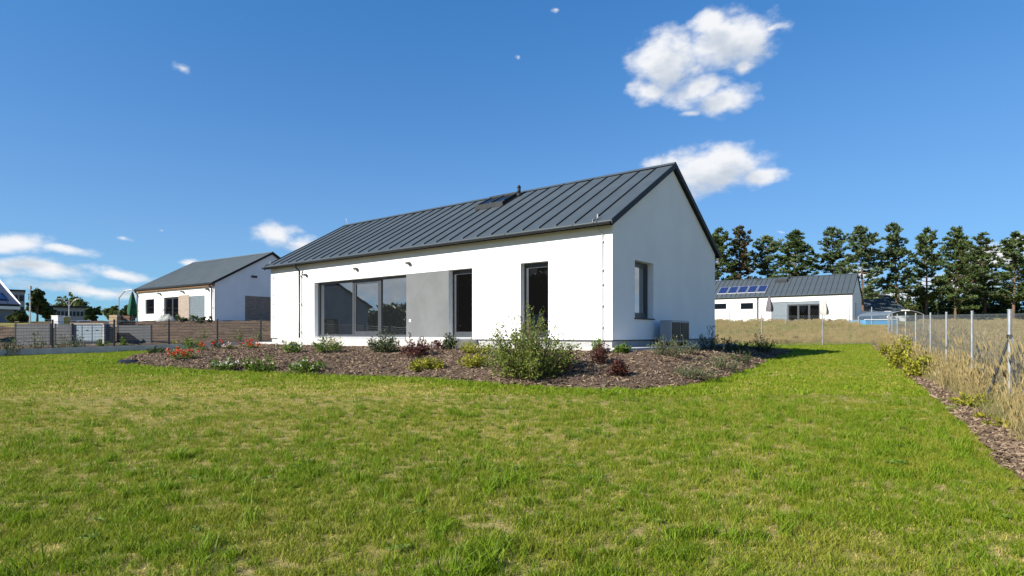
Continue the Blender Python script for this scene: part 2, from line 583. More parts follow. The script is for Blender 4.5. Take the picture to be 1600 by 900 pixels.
PLATW = [h2w(*q) for q in PLAT]
BED = [(-12.7, 18.9), (-10.7, 17.0), (-8.6, 16.1), (-6.9, 15.65), (-5.4, 15.0), (-4.0, 14.5), (-2.5, 14.2), (-1.1, 13.3), (0, 12.5), (.66, 12.1),
       (1.92, 11.65), (2.9, 11.95), (3.9, 12.6), (5.05, 13.9), (7.1, 17.0), (9.2, 20.6), (11.4, 23.6), (12.2, 25.4), (11.6, 28), (6, 33), (0, 36), (-6, 36),
       (-10.6, 31.6), (-12.6, 29.0), (-14.6, 26.6), (-15.0, 24.5), (-14.2, 21.6)]
HC = Vector(h2w(-HL / 2, HW / 2))


def poly_r(poly, ang):
    """distance from the house centre to an outline in the given direction"""
    d = (math.cos(ang), math.sin(ang))
    best = 0.0
    for i in range(len(poly)):
        ax, ay = poly[i][0] - HC[0], poly[i][1] - HC[1]
        bx, by = poly[(i + 1) % len(poly)][0] - HC[0], poly[(i + 1) % len(poly)][1] - HC[1]
        ex, ey = bx - ax, by - ay
        den = d[0] * ey - d[1] * ex
        if abs(den) < 1e-9:
            continue
        t = (ax * ey - ay * ex) / den
        u = (ax * d[1] - ay * d[0]) / den
        if t > 0 and -1e-6 <= u <= 1 + 1e-6:
            best = max(best, t)
    return best


NA = 720
R_PLAT = np.array([poly_r(PLATW, 2 * math.pi * i / NA) for i in range(NA)])
R_BED = np.array([poly_r(BED, 2 * math.pi * i / NA) for i in range(NA)])
kk = np.ones(9) / 9
R_BED = np.convolve(np.concatenate([R_BED[-4:], R_BED, R_BED[:4]]), kk, 'valid')
rr_ = np.random.default_rng(3).normal(size=NA)
R_BED = R_BED + np.convolve(np.concatenate([rr_[-2:], rr_, rr_[:2]]), np.ones(5) / 5, 'valid') * .10


def vnoise(x, y, seed=0, octaves=3):
    """smooth value noise, about -1 to 1"""
    x = np.asarray(x, dtype=float)
    y = np.asarray(y, dtype=float)
    tot, amp = 0, 1.0
    for o in range(octaves):
        xi, yi = np.floor(x).astype(np.int64), np.floor(y).astype(np.int64)
        fx, fy = x - xi, y - yi
        fx, fy = fx * fx * (3 - 2 * fx), fy * fy * (3 - 2 * fy)

        def h(a, b):
            n = (a * 374761393 + b * 668265263 + (seed + o) * 974634541) & 0xffffffff
            n = ((n ^ (n >> 13)) * 1274126177) & 0xffffffff
            return ((n ^ (n >> 16)) & 0xffff) / 32767.5 - 1
        v = (h(xi, yi) * (1 - fx) + h(xi + 1, yi) * fx) * (1 - fy) + (h(xi, yi + 1) * (1 - fx) + h(xi + 1, yi + 1) * fx) * fy
        tot = tot + v * amp
        amp *= .5
        x, y = x * 2.03 + 17, y * 2.03 + 31
    return tot / 1.6


def bed_t(x, y):
    dx, dy = np.asarray(x, dtype=float) - HC[0], np.asarray(y, dtype=float) - HC[1]
    a = (np.arctan2(dy, dx) / (2 * math.pi)) % 1.0 * NA
    i = np.floor(a).astype(int) % NA
    f = a - np.floor(a)
    rp = R_PLAT[i] * (1 - f) + R_PLAT[(i + 1) % NA] * f
    rb = R_BED[i] * (1 - f) + R_BED[(i + 1) % NA] * f
    return (np.hypot(dx, dy) - rp) / np.maximum(rb - rp, .05)


def bz(x, y):
    """height of the mulched mound"""
    t = bed_t(x, y)
    g = gz(x, y)
    tt = np.clip(t, 0, 1)
    prof = 1 - (.55 * tt + .45 * tt * tt)
    return g + (Z_PAVE - .09 - g) * prof + .035 + .035 * vnoise(np.asarray(x) * 1.7, np.asarray(y) * 1.7, 5) * np.clip(tt * 6, 0, 1) * np.clip((1 - tt) * 8, .15, 1)


def surf(x, y):
    t = float(bed_t(x, y))
    return float(bz(x, y)) if 0 <= t <= 1 else float(gz(x, y))


def hit(px, py, y0=2.5, y1=60.0):
    """where the line of sight through a pixel meets the ground or the mound"""
    yy = y0
    while yy < y1:
        x, z = (px - CX) / FPX * yy, EYE + (HY - py) / FPX * yy
        if z <= surf(x, yy):
            return x, yy, surf(x, yy)
        yy += .05
    x = (px - CX) / FPX * y1
    return x, y1, surf(x, y1)


def lawn_right(y):
    """x of the lawn's edge against the mulch strip by the wire fence"""
    return np.interp(y, [-10, 5.24, 9.4, 18.2, 27, 32], [-3.9, 4.6, 7.05, 12.0, 16.9, 19.7]) + .10 * vnoise(np.asarray(y) * 1.4, np.asarray(y) * 0 + 3.3, 9)


def fence_x(y):
    return 8.05 + .558 * (np.asarray(y) - 9.4)


FL0, FLD = Vector((-20.2, 21.2)), Vector((.68, .73)).normalized()   # line of the dark panel fence


def fl_side(x, y):
    """distance in front of (camera side of) the panel fence"""
    return (np.asarray(x) - FL0.x) * FLD.y - (np.asarray(y) - FL0.y) * FLD.x


def scatter(name, pts, rots, scales, idx, sources, label):
    """many small pieces as one object of instances"""
    me = bpy.data.meshes.new(name)
    n = len(pts)
    me.vertices.add(n)
    me.vertices.foreach_set('co', np.asarray(pts, dtype=np.float32).ravel())
    a = me.attributes.new('rot', 'FLOAT_VECTOR', 'POINT')
    a.data.foreach_set('vector', np.asarray(rots, dtype=np.float32).ravel())
    a = me.attributes.new('siz', 'FLOAT_VECTOR', 'POINT')
    sc = np.asarray(scales, dtype=np.float32)
    if sc.ndim == 1:
        sc = np.repeat(sc[:, None], 3, axis=1)
    a.data.foreach_set('vector', sc.ravel())
    a = me.attributes.new('idx', 'INT', 'POINT')
    a.data.foreach_set('value', np.asarray(idx, dtype=np.int32))
    o = link(bpy.data.objects.new(name, me))
    c = bpy.data.collections.new(name + '_pieces')
    for i, s_ in enumerate(sources):
        s_.name = '%s_piece_%02d' % (name, i)
        c.objects.link(s_)
    g = bpy.data.node_groups.new(name + '_scatter', 'GeometryNodeTree')
    g.interface.new_socket('Geometry', in_out='INPUT', socket_type='NodeSocketGeometry')
    g.interface.new_socket('Geometry', in_out='OUTPUT', socket_type='NodeSocketGeometry')
    i_, o_ = nn(g, 'NodeGroupInput'), nn(g, 'NodeGroupOutput')
    ci = nn(g, 'GeometryNodeCollectionInfo')
    ci.inputs[0].default_value = c
    ci.inputs['Separate Children'].default_value = True
    ci.inputs['Reset Children'].default_value = True
    ip = nn(g, 'GeometryNodeInstanceOnPoints')
    g.links.new(i_.outputs[0], ip.inputs['Points'])
    g.links.new(ci.outputs[0], ip.inputs['Instance'])
    ip.inputs['Pick Instance'].default_value = True

    def attr(nm, ty):
        q = nn(g, 'GeometryNodeInputNamedAttribute', data_type=ty)
        q.inputs['Name'].default_value = nm
        return q.outputs[0]
    g.links.new(attr('idx', 'INT'), ip.inputs['Instance Index'])
    er = nn(g, 'FunctionNodeEulerToRotation')
    g.links.new(attr('rot', 'FLOAT_VECTOR'), er.inputs[0])
    g.links.new(er.outputs[0], ip.inputs['Rotation'])
    g.links.new(attr('siz', 'FLOAT_VECTOR'), ip.inputs['Scale'])
    g.links.new(ip.outputs[0], o_.inputs[0])
    md = o.modifiers.new('scatter', 'NODES')
    md.node_group = g
    o['kind'] = 'stuff'
    o['label'] = label
    return o


# ================================================================ the setting
def axis(parts):
    out = []
    for a, b, st in parts:
        out += list(np.arange(a, b, st))
    return np.array(out + [parts[-1][1]])


gx = axis([(-2500, -400, 300), (-400, -60, 20), (-60, -24, 2), (-24, 24, .6), (24, 60, 2), (60, 400, 20), (400, 2500, 300)])
gy = axis([(-2500, -100, 300), (-100, -4, 4), (-4, 46, .6), (46, 100, 2), (100, 400, 25), (400, 2900, 300)])
XX, YY = np.meshgrid(gx, gy)
ZZ = gz(XX, YY) + .025 * vnoise(XX * .8, YY * .8, 2) * (np.abs(XX) < 30) * (YY < 45)
nx, ny = len(gx), len(gy)
idx_ = np.arange(nx * ny).reshape(ny, nx)
F = np.stack([idx_[:-1, :-1], idx_[:-1, 1:], idx_[1:, 1:], idx_[1:, :-1]], -1).reshape(-1, 4)
o = np_mesh('ground', np.stack([XX, YY, ZZ], -1).reshape(-1, 3), F, M['thatch'], smooth=True)
struct(o, 'gently rising lawn ground with dry thatch and bare patches')

# mulched mound round the house, from under the paving out to the lawn's edge
ts = np.concatenate([[-.35, -.02], np.linspace(0, .93, 24), [1.0]])
V = []
for i in range(NA):
    a = 2 * math.pi * i / NA
    for t in ts:
        r_ = R_PLAT[i] + (R_BED[i] - R_PLAT[i]) * t if t >= 0 else R_PLAT[i] + t
        V.append((HC[0] + r_ * math.cos(a), HC[1] + r_ * math.sin(a)))
V = np.array(V)
zb = bz(V[:, 0], V[:, 1])
lastrow = (np.arange(len(V)) % len(ts)) == len(ts) - 1
zb = np.where(lastrow, gz(V[:, 0], V[:, 1]) - .06, zb)
k = len(ts)
ii = np.arange(NA)
F = []
for j in range(k - 1):
    a, b = ii * k + j, ((ii + 1) % NA) * k + j
    F.append(np.stack([a, a + 1, b + 1, b], -1))
o = np_mesh('mulch_bed', np.column_stack([V, zb]), np.concatenate(F), M['mulch'], smooth=True)
struct(o, 'raised planting bed of brown bark mulch round the white house')

# mulch strip along the wire fence
ys = np.arange(-4, 31.6, .25)
V, F = [], []
for i, y in enumerate(ys):
    x0, x1 = float(lawn_right(y)), float(fence_x(y)) + .35
    for j in range(6):
        x = x0 + (x1 - x0) * j / 5
        V.append((x, y, float(gz(x, y)) + (.045 if 0 < j < 5 else -.03) + .02 * float(vnoise(x * 3, y * 3, 8))))
    if i:
        for j in range(5):
            a = (i - 1) * 6 + j
            F.append((a, a + 1, a + 7, a + 6))
struct(np_mesh('mulch_strip', V, F, M['mulch'], smooth=True), 'narrow strip of brown bark mulch along the wire fence')

# bare earth bank and drive beyond the panel fence
V, F = [], []
us, vs_ = np.arange(-6, 34, .45), np.arange(.25, 22, .4)
FLN = Vector((-FLD.y, FLD.x))
for u in us:
    for v in vs_:
        q = FL0 + FLD * float(u) + FLN * float(v)
        V.append((q.x, q.y, float(gz(q.x, q.y)) + .05 + .12 * min(1, v / 3) + .22 * float(vnoise(q.x * .9, q.y * .9, 4)) * min(1, v / 5)))
nv = len(vs_)
for i in range(len(us) - 1):
    for j in range(nv - 1):
        a = i * nv + j
        F.append((a, a + nv, a + nv + 1, a + 1))
struct(np_mesh('earth_bank', V, F, M['soil'], smooth=True), 'bare brown earth bank below the neighbouring house')


# ================================================================ houses
class Frame:
    """a house's own axes: x along the facade (0 at its right corner, negative to the left), y into the house"""
    def __init__(s, ox, oy, th):
        s.o, s.th = (ox, oy), th
        s.c, s.s = math.cos(th), math.sin(th)

    def lx(s, px, ly=0.0):
        r = (px - CX) / FPX
        ox, oy = s.o[0] - s.s * ly, s.o[1] + s.c * ly
        return (r * oy - ox) / (s.c - r * s.s)

    def ly(s, px, lx=0.0):
        r = (px - CX) / FPX
        ox, oy = s.o[0] + s.c * lx, s.o[1] + s.s * lx
        return (r * oy - ox) / (-s.s - r * s.c)

    def depth(s, lx, ly=0.0):
        return s.o[1] + s.s * lx + s.c * ly

    def z(s, py, lx, ly=0.0):
        return EYE + (HY - py) / FPX * s.depth(lx, ly)

    def w(s, lx, ly):
        return s.o[0] + s.c * lx - s.s * ly, s.o[1] + s.s * lx + s.c * ly


def front(a0, a1, d0, d1, z0, z1):
    return a0, a1, d0, d1, z0, z1


def side(a0, a1, d0, d1, z0, z1):
    return -d1, -d0, a0, a1, z0, z1


def pt(plane, a, d, z):
    return (a, d, z) if plane is front else (-d, a, z)


def wall_with_openings(mb, plane, a0, a1, z0, z1, ops, rev=.2):
    As = sorted({a0, a1, *[q for o_ in ops for q in o_[:2]]})
    Zs = sorted({z0, z1, *[q for o_ in ops for q in o_[2:4]]})
    for i in range(len(As) - 1):
        for j in range(len(Zs) - 1):
            ca, cz = (As[i] + As[i + 1]) / 2, (Zs[j] + Zs[j + 1]) / 2
            if any(o_[0] < ca < o_[1] and o_[2] < cz < o_[3] for o_ in ops):
                continue
            mb.face([pt(plane, As[i], 0, Zs[j]), pt(plane, As[i + 1], 0, Zs[j]), pt(plane, As[i + 1], 0, Zs[j + 1]), pt(plane, As[i], 0, Zs[j + 1])])
    for (b0, b1, c0, c1) in [o_[:4] for o_ in ops]:
        mb.face([pt(plane, b0, 0, c0), pt(plane, b0, 0, c1), pt(plane, b0, rev, c1), pt(plane, b0, rev, c0)])
        mb.face([pt(plane, b1, 0, c1), pt(plane, b1, 0, c0), pt(plane, b1, rev, c0), pt(plane, b1, rev, c1)])
        mb.face([pt(plane, b0, 0, c1), pt(plane, b1, 0, c1), pt(plane, b1, rev, c1), pt(plane, b0, rev, c1)])
        mb.face([pt(plane, b1, 0, c0), pt(plane, b0, 0, c0), pt(plane, b0, rev, c0), pt(plane, b1, rev, c0)])
        mb.face([pt(plane, b0, rev + .12, c0), pt(plane, b1, rev + .12, c0), pt(plane, b1, rev + .12, c1), pt(plane, b0, rev + .12, c1)])


def window(parent, plane, a0, a1, z0, z1, d, leaves, fw=.07, name='window', glass='glass', sill=None):
    """frame bars round each leaf; every pane a piece of its own. leaves: list of (a0, a1, extra sash width)"""
    f = MB()
    f.box(*plane(a0, a1, d, d + .08, z1 - fw, z1))
    f.box(*plane(a0, a1, d, d + .08, z0, z0 + fw))
    f.box(*plane(a0, a0 + fw, d, d + .08, z0 + fw, z1 - fw))
    f.box(*plane(a1 - fw, a1, d, d + .08, z0 + fw, z1 - fw))
    for i, (b0, b1, ex) in enumerate(leaves):
        if i:
            f.box(*plane(b0 - fw * .6, b0 + fw * .6, d - .004, d + .076, z0 + fw, z1 - fw))
    win = f.build(name, M['frame'], parent, bevel=.006)
    for i, (b0, b1, ex) in enumerate(leaves):
        c0 = b0 + (fw if i == 0 else fw * .6)
        c1 = b1 - (fw if i == len(leaves) - 1 else fw * .6)
        if ex:
            s_ = MB()
            s_.box(*plane(c0, c1, d + .012, d + .07, z0 + fw, z0 + fw + ex * 1.3))
            s_.box(*plane(c0, c1, d + .012, d + .07, z1 - fw - ex, z1 - fw))
            s_.box(*plane(c0, c0 + ex, d + .012, d + .07, z0 + fw + ex * 1.3, z1 - fw - ex))
            s_.box(*plane(c1 - ex, c1, d + .012, d + .07, z0 + fw + ex * 1.3, z1 - fw - ex))
            s_.build('sash', M['frame'], win, bevel=.006)
        g = MB()
        g.box(*plane(c0 + (ex or 0) - .004, c1 - (ex or 0) + .004, d + .045, d + .055, z0 + fw, z1 - fw))
        g.build('pane', M[glass], win)
    if sill:
        s_ = MB()
        s_.box(*plane(a0 - .03, a1 + .03, -.04, d, z0 - .035, z0 - .002))
        s_.build('sill', M['roof_trim'], win, bevel=.005)
    return win


def roof_on(parent, L, Wd, z_eave, z_apex, ov, og, npan, mat, seam=.042, th=.14, panels=True, ribs=0):
    """gabled roof: deck and trims, then standing-seam sheets laid side by side on the front slope"""
    h = Wd / 2
    sl = (z_apex - z_eave) / h
    x0, x1 = -L - og, og

    def zt(y):
        return z_eave + .02 + th + sl * (y if y <= h else Wd - y)
    d = MB()
    prof = [(-ov, zt(-ov)), (h, zt(h)), (Wd + ov, zt(Wd + ov)), (Wd + ov, zt(Wd + ov) - th), (h, zt(h) - th), (-ov, zt(-ov) - th)]
    for i in range(6):
        a, b = prof[i], prof[(i + 1) % 6]
        d.face([(x1, *a), (x0, *a), (x0, *b), (x1, *b)])
    for x in (x0, x1):
        d.face([(x, *q) for q in prof[:2]] + [(x, *q) for q in (prof[4], prof[5])])
        d.face([(x, *q) for q in prof[1:3]] + [(x, *q) for q in (prof[3], prof[4])])
    r = d.build('roof', M['roof_trim'], parent)
    up = .012
    if panels:
        w_ = (x1 - x0) / npan
        p_ = MB()
        p_.face([(0, -ov - .02, zt(-ov - .02) + up), (w_ - .004, -ov - .02, zt(-ov - .02) + up), (w_ - .004, h, zt(h) + up), (0, h, zt(h) + up)])
        p_.face([(w_ - .004, -ov - .02, zt(-ov - .02) + up), (0, -ov - .02, zt(-ov - .02) + up), (0, -ov - .02, zt(-ov) - .03), (w_ - .004, -ov - .02, zt(-ov) - .03)])
        ya, yb = -ov + .03, h - .02
        za, zb_ = zt(ya) + up, zt(yb) + up
        for (u0, u1) in ((0, .028),):  # seam upstand; dark trim puts its shadow line into the colour
            p_.face([(u0, ya, za), (u0, yb, zb_), (u0, yb, zb_ + seam), (u0, ya, za + seam)], 1)
            p_.face([(u1, yb, zb_), (u1, ya, za), (u1, ya, za + seam), (u1, yb, zb_ + seam)], 1)
            p_.face([(u0, ya, za + seam), (u0, yb, zb_ + seam), (u1, yb, zb_ + seam), (u1, ya, za + seam)], 1)
            p_.face([(u0, ya, za), (u0, ya, za + seam), (u1, ya, za + seam), (u1, ya, za)])
        me = p_.mesh('roof_panel', [mat, M['roof_trim']])
        for i in range(npan):
            o_ = link(bpy.data.objects.new('roof_panel', me), r)
            o_.location = (x0 + i * w_, 0, random.uniform(-.0015, .0015))
            o_.rotation_euler = (random.uniform(-.0012, .0012), random.uniform(-.002, .002), 0)
    else:
        p_ = MB()
        w_ = (x1 - x0) / ribs
        for i in range(ribs):
            a, b = x0 + i * w_, x0 + (i + 1) * w_
            for (u0, u1, e0, e1) in ((a, a + w_ * .6, 0, 0), (a + w_ * .6, a + w_ * .7, 0, .035), (a + w_ * .7, a + w_ * .9, .035, .035), (a + w_ * .9, b, .035, 0)):
                p_.face([(u0, -ov - .02, zt(-ov) + up + e0), (u1, -ov - .02, zt(-ov) + up + e1), (u1, h, zt(h) + up + e1), (u0, h, zt(h) + up + e0)])
        p_.build('roof_sheet', mat, r)
    b = MB()
    b.face([(x0, h + ov, zt(h + ov) + up), (x1, h + ov, zt(h + ov) + up), (x1, Wd + ov, zt(Wd + ov) + up), (x0, Wd + ov, zt(Wd + ov) + up)])
    b.face([(x0, h, zt(h) + up), (x1, h, zt(h) + up), (x1, h + ov, zt(h + ov) + up), (x0, h + ov, zt(h + ov) + up)])
    b.build('back_slope', mat, r)
    c = MB()
    c.face([(x0 - .02, h - .16, zt(h - .16) + .05), (x1 + .02, h - .16, zt(h - .16) + .05), (x1 + .02, h, zt(h) + .065), (x0 - .02, h, zt(h) + .065)])
    c.face([(x0 - .02, h, zt(h) + .065), (x1 + .02, h, zt(h) + .065), (x1 + .02, h + .16, zt(h - .16) + .05), (x0 - .02, h + .16, zt(h - .16) + .05)])
    c.build('ridge_cap', mat, r)
    for x in (x0, x1):
        v_ = MB()
        xa, xb = (x - .035, x - .003) if x == x0 else (x + .003, x + .035)
        for (ya, yb) in ((-ov - .03, h), (Wd + ov + .03, h)):
            za, zb_ = zt(ya), zt(yb)
            for xx in ((xa, xb),):
                q = [(xx[0], ya, za - th - .01), (xx[1], ya, za - th - .01), (xx[1], yb, zb_ - th - .01), (xx[0], yb, zb_ - th - .01),
                     (xx[0], ya, za + .035), (xx[1], ya, za + .035), (xx[1], yb, zb_ + .035), (xx[0], yb, zb_ + .035)]
                for f_ in ((0, 3, 2, 1), (4, 5, 6, 7), (0, 1, 5, 4), (1, 2, 6, 5), (2, 3, 7, 6), (3, 0, 4, 7)):
                    v_.face([q[i_] for i_ in f_])
        v_.build('verge_trim', M['roof_trim'], r)
    return r, zt


def shell(parent, L, Wd, z0, z_eave, z_apex, f_ops, g_ops, mat, rev=.2):
    mb = MB()
    wall_with_openings(mb, front, -L, 0, z0, z_eave, f_ops, rev)
    mb.build('front_wall', mat, parent)
    mb = MB()
    wall_with_openings(mb, side, 0, Wd, z0, z_eave, g_ops, rev)
    mb.face([(0, 0, z_eave), (0, Wd, z_eave), (0, Wd / 2, z_apex)])
    mb.build('gable_wall', mat, parent)
    mb = MB()
    mb.face([(0, Wd, z0), (-L, Wd, z0), (-L, Wd, z_eave), (0, Wd, z_eave)])
    mb.build('rear_wall', mat, parent)
    mb = MB()
    mb.face([(-L, Wd, z0), (-L, 0, z0), (-L, 0, z_eave), (-L, Wd / 2, z_apex), (-L, Wd, z_eave)])
    mb.build('end_wall', mat, parent)


def gutter(parent, xa, xb, y, z, r=.06, mat='roof_trim'):
    g = MB()
    n = 7
    prof = [(y + r * math.cos(math.pi + math.pi * i / (n - 1)), z + r * math.sin(math.pi + math.pi * i / (n - 1))) for i in range(n)]
    inn = [(y + (r - .012) * math.cos(math.pi + math.pi * i / (n - 1)), z + (r - .012) * math.sin(math.pi + math.pi * i / (n - 1))) for i in range(n)]
    for P_, flip in ((prof, False), (inn, True)):
        for i in range(n - 1):
            q = [(xa, *P_[i]), (xb, *P_[i]), (xb, *P_[i + 1]), (xa, *P_[i + 1])]
            g.face(q[::-1] if flip else q)
    for i in (0, n - 1):
        g.face([(xa, *prof[i]), (xb, *prof[i]), (xb, *inn[i]), (xa, *inn[i])])
    for x in (xa, xb):
        g.face([(x, *q) for q in prof])
    return g.build('gutter', M[mat], parent, smooth=False)


M['lamp_metal'] = material('bronze_grey_metal', (.10, .092, .085), .5, (.08, .074, .07), 8)


def sconce(parent, x, z, s_=1.0, plane=front):
    m_ = MB()
    m_.box(*plane(x - .05 * s_, x + .05 * s_, -.03, 0, z - .05, z + .05))
    m_.box(*plane(x - .075 * s_, x + .075 * s_, -.16 * s_, -.028, z + .0, z + .075 * s_))
    m_.box(*plane(x - .06 * s_, x + .06 * s_, -.13 * s_, -.04, z - .02, z + .001))
    return m_.build('wall_fitting', M['lamp_metal'], parent, bevel=.01)


# ---------------------------------------------------------------- the main house
house = empty('bungalow', (HO.x, HO.y, 0), THETA)
tag(house, 'large white bungalow with anthracite standing-seam roof in the middle of the garden', 'house')
F_OPS = [(-14.29, -8.45, 1.39, 3.70), (-6.30, -5.21, 1.39, 3.70), (-3.20, -2.15, 1.39, 3.70)]
G_OPS = [(1.38, 2.68, 1.98, 3.70)]
shell(house, HL, HW, Z_WALL, Z_EAVE, Z_APEX, F_OPS, G_OPS, M['stucco'])
roof, ZT = roof_on(house, HL, HW, Z_EAVE, Z_APEX, .24, .10, 29, M['roof'])
pl = MB()
pl.box(-HL + .03, -.03, .03, HW - .03, .55, Z_WALL - .002)
pl.build('plinth', M['plinth'], house)
dp = MB()                                   # dark metal drip edge under the render
dp.box(-HL - .01, .012, -.012, .03, Z_WALL - .012, Z_WALL + .012)
dp.box(-.03, .012, .03, HW + .01, Z_WALL - .012, Z_WALL + .012)
dp.build('drip_edge', M['roof_trim'], house)
gp = MB()
gp.box(-8.446, -6.304, -.006, .02, 1.392, 3.70)
g = gp.build('grey_wall_panel', M['grey_panel'], house)
g['label'] = 'smooth grey render panel between the two terrace windows'
window(house, front, -14.29, -8.45, 1.39, 3.70, .2, [(-14.29, -11.86, 0), (-11.86, -10.17, .1), (-10.17, -8.45, 0)], .09)
window(house, front, -6.30, -5.21, 1.39, 3.70, .2, [(-6.30, -5.21, .09)], .07, name='terrace_door', glass='glass_dark')
window(house, front, -3.20, -2.15, 1.39, 3.70, .2, [(-3.20, -2.15, .09)], .07, name='terrace_door', glass='glass_dark')
window(house, side, 1.38, 2.68, 1.98, 3.70, .2, [(1.38, 2.68, .08)], .07, sill=True)
for (a, b, _, _) in F_OPS:
    th_ = MB()
    th_.box(a + .01, b - .01, -.05, .2, 1.345, 1.388)
    th_.build('threshold', M['unit'], house)
gutter(house, -HL - .16, .10, -.32, ZT(-.24) - .06)


def downspout(parent, x, z_top, z_bot, y=-.1, ye=-.32, r=.045, mat='roof_trim', name='downspout'):
    d = MB()
    d.tube([(x, ye, z_top), (x, ye, z_top - .1), (x, y, z_top - .3), (x, y, z_bot + .1), (x, y - .12, z_bot)], r, 10)
    o_ = d.build(name, M[mat], parent, smooth=True)
    for z in np.linspace(z_top - .5, z_bot + .4, 3):
        c = MB()
        c.box(x - r - .012, x + r + .012, y - r - .008, 0, z - .012, z + .012)
        c.build('bracket', M['unit'], o_)
    return o_


downspout(house, -15.26, ZT(-.16) - .12, 1.2)
for (x, z) in ((-14.86, 4.04), (-11.34, 4.06), (-8.27, 4.05)):
    sconce(house, x, z)
so = MB()
so.box(-8.29, -8.19, -.02, -.005, 1.94, 2.04)
so.build('socket', M['white_plastic'], house, bevel=.005)
so = MB()
so.box(-14.72, -14.66, -.012, 0, 1.93, 1.99)
so.build('socket', M['white_plastic'], house, bevel=.004)
# lightning conductor by the right corner, and the one at the left end
for x, zt_ in ((-.30, 4.55), (-HL + .25, 4.55)):
    c = MB()
    c.tube([(x, -.035, 1.3), (x, -.035, zt_ - .25), (x - .1, -.2, zt_ - .05), (x - .1, -.4, zt_ + .05), (x - .1, -.4, ZT(-.24) + .03), (x - .1, -.12, ZT(-.12) + .06)], .013, 6)
    co = c.build('lightning_conductor', M['unit'], house)
    for z in (4.1, 3.3, 2.9, 2.3, 1.7):
        k_ = MB()
        k_.box(x - .03, x + .03, -.06, 0, z - .02, z + .02)
        k_.build('clip', M['alu'], co)
    k_ = MB()
    k_.tube([(x - .1, -.12, ZT(-.12) + .02), (x - .1, -.12, ZT(-.12) + .17)], .03, 8, .018)
    k_.build('clamp', M['unit'], co)
for x, y, a, b in ((-HL + .1, HW / 2, .34, -.14), (-.4, HW / 2, .35, .1)):
    rd = MB()
    rd.tube([(x, y, ZT(HW / 2) + .02), (x + b * .3, y, ZT(HW / 2) + .05 + a * .5), (x + b, y, ZT(HW / 2) + .05 + a)], .012, 6)
    rd.build('lightning_rod', M['unit'], house)
# skylight and vent
sk = MB()
FH = Frame(HO.x, HO.y, THETA)
SKY0, SKY1, SY0, SY1 = FH.lx(746, 2.9), FH.lx(789, 2.9), 2.75, 3.75
for (a, b, c, d) in ((SKY0, SKY1, SY0, SY0 + .1), (SKY0, SKY1, SY1 - .1, SY1), (SKY0, SKY0 + .1, SY0 + .1, SY1 - .1), (SKY1 - .1, SKY1, SY0 + .1, SY1 - .1), ((SKY0 + SKY1) / 2 - .05, (SKY0 + SKY1) / 2 + .05, SY0 + .1, SY1 - .1)):
    q = [(a, c, ZT(c) + .02), (b, c, ZT(c) + .02), (b, d, ZT(d) + .02), (a, d, ZT(d) + .02), (a, c, ZT(c) + .22), (b, c, ZT(c) + .22), (b, d, ZT(d) + .17), (a, d, ZT(d) + .17)]
    for f_ in ((0, 3, 2, 1), (4, 5, 6, 7), (0, 1, 5, 4), (1, 2, 6, 5), (2, 3, 7, 6), (3, 0, 4, 7)):
        sk.face([q[i] for i in f_])
sko = sk.build('skylight', M['roof_trim'], house)
for (a, b) in ((SKY0 + .1, (SKY0 + SKY1) / 2 - .05), ((SKY0 + SKY1) / 2 + .05, SKY1 - .1)):
    q = MB()
    c, d = SY0 + .1, SY1 - .1
    q.face([(a, c, ZT(c) + .19), (b, c, ZT(c) + .19), (b, d, ZT(d) + .15), (a, d, ZT(d) + .15)])
    q.build('pane', M['glass_dark'], sko)
vp = MB()
vy = 3.72
VX = FH.lx(811, 3.72)
vp.tube([(VX, vy, ZT(vy) - .02), (VX, vy, ZT(vy) + .12)], .15, 12, .085)
vp.tube([(VX, vy, ZT(vy) + .1), (VX, vy, ZT(vy) + .36)], .065, 12)
vp.tube([(VX, vy, ZT(vy) + .33), (VX, vy, ZT(vy) + .43)], .085, 12, .04)
vp.build('vent_pipe', M['roof_trim'], house, smooth=True)

# terrace and paving
terr = MB()
terr.box(-15.4, -5.0, -1.05, .02, .7, 1.335)
t_ = terr.build('terrace', M['concrete'], None, bevel=.012)
t_.location, t_.rotation_euler = (HO.x, HO.y, 0), (0, 0, THETA)
struct(t_, 'pale concrete terrace slab in front of the wide window')
pv = MB()
pv.box(-4.995, .72, -.5, .028, .7, 1.125)
pv.box(.028, .72, .031, HW + .5, .7, 1.125)
pv.box(-HL - .45, -15.405, -.5, .028, .7, 1.125)
pv.box(-HL - .45, -HL + .028, .031, HW + .5, .7, 1.125)
p_ = pv.build('paving', M['concrete'], None, bevel=.01)
p_.location, p_.rotation_euler = (HO.x, HO.y, 0), (0, 0, THETA)
struct(p_, 'pale concrete paving strip round the foot of the white house')

# heat pump beside the gable wall
hpy0 = FH.ly(1031, .25)
hpl = FH.ly(1077, .62) - hpy0
hpx, hpy = h2w(.25, hpy0)
hp = empty('heat_pump', (hpx, hpy, 1.125), THETA)
tag(hp, 'grey outdoor heat pump unit with dark fan grilles beside the shaded gable wall', 'heat pump')
m_ = MB()
m_.box(0, .37, 0, hpl, .12, .80)
m_.build('casing', M['unit'], hp, bevel=.02)
for y in (.08, hpl - .22):
    m_ = MB()
    m_.box(.03, .34, y, y + .12, 0, .12)
    m_.build('foot', M['black'], hp)
for y in (.07, hpl / 2 + .04):
    m_ = MB()
    m_.box(.372, .385, y, y + hpl / 2 - .11, .18, .74)
    gr = m_.build('fan_grille', M['black'], hp)
    for i in range(9):
        s_ = MB()
        z = .21 + i * .059
        s_.box(.386, .396, y + .01, y + hpl / 2 - .12, z, z + .014)
        s_.build('slat', M['roof_trim'], gr)

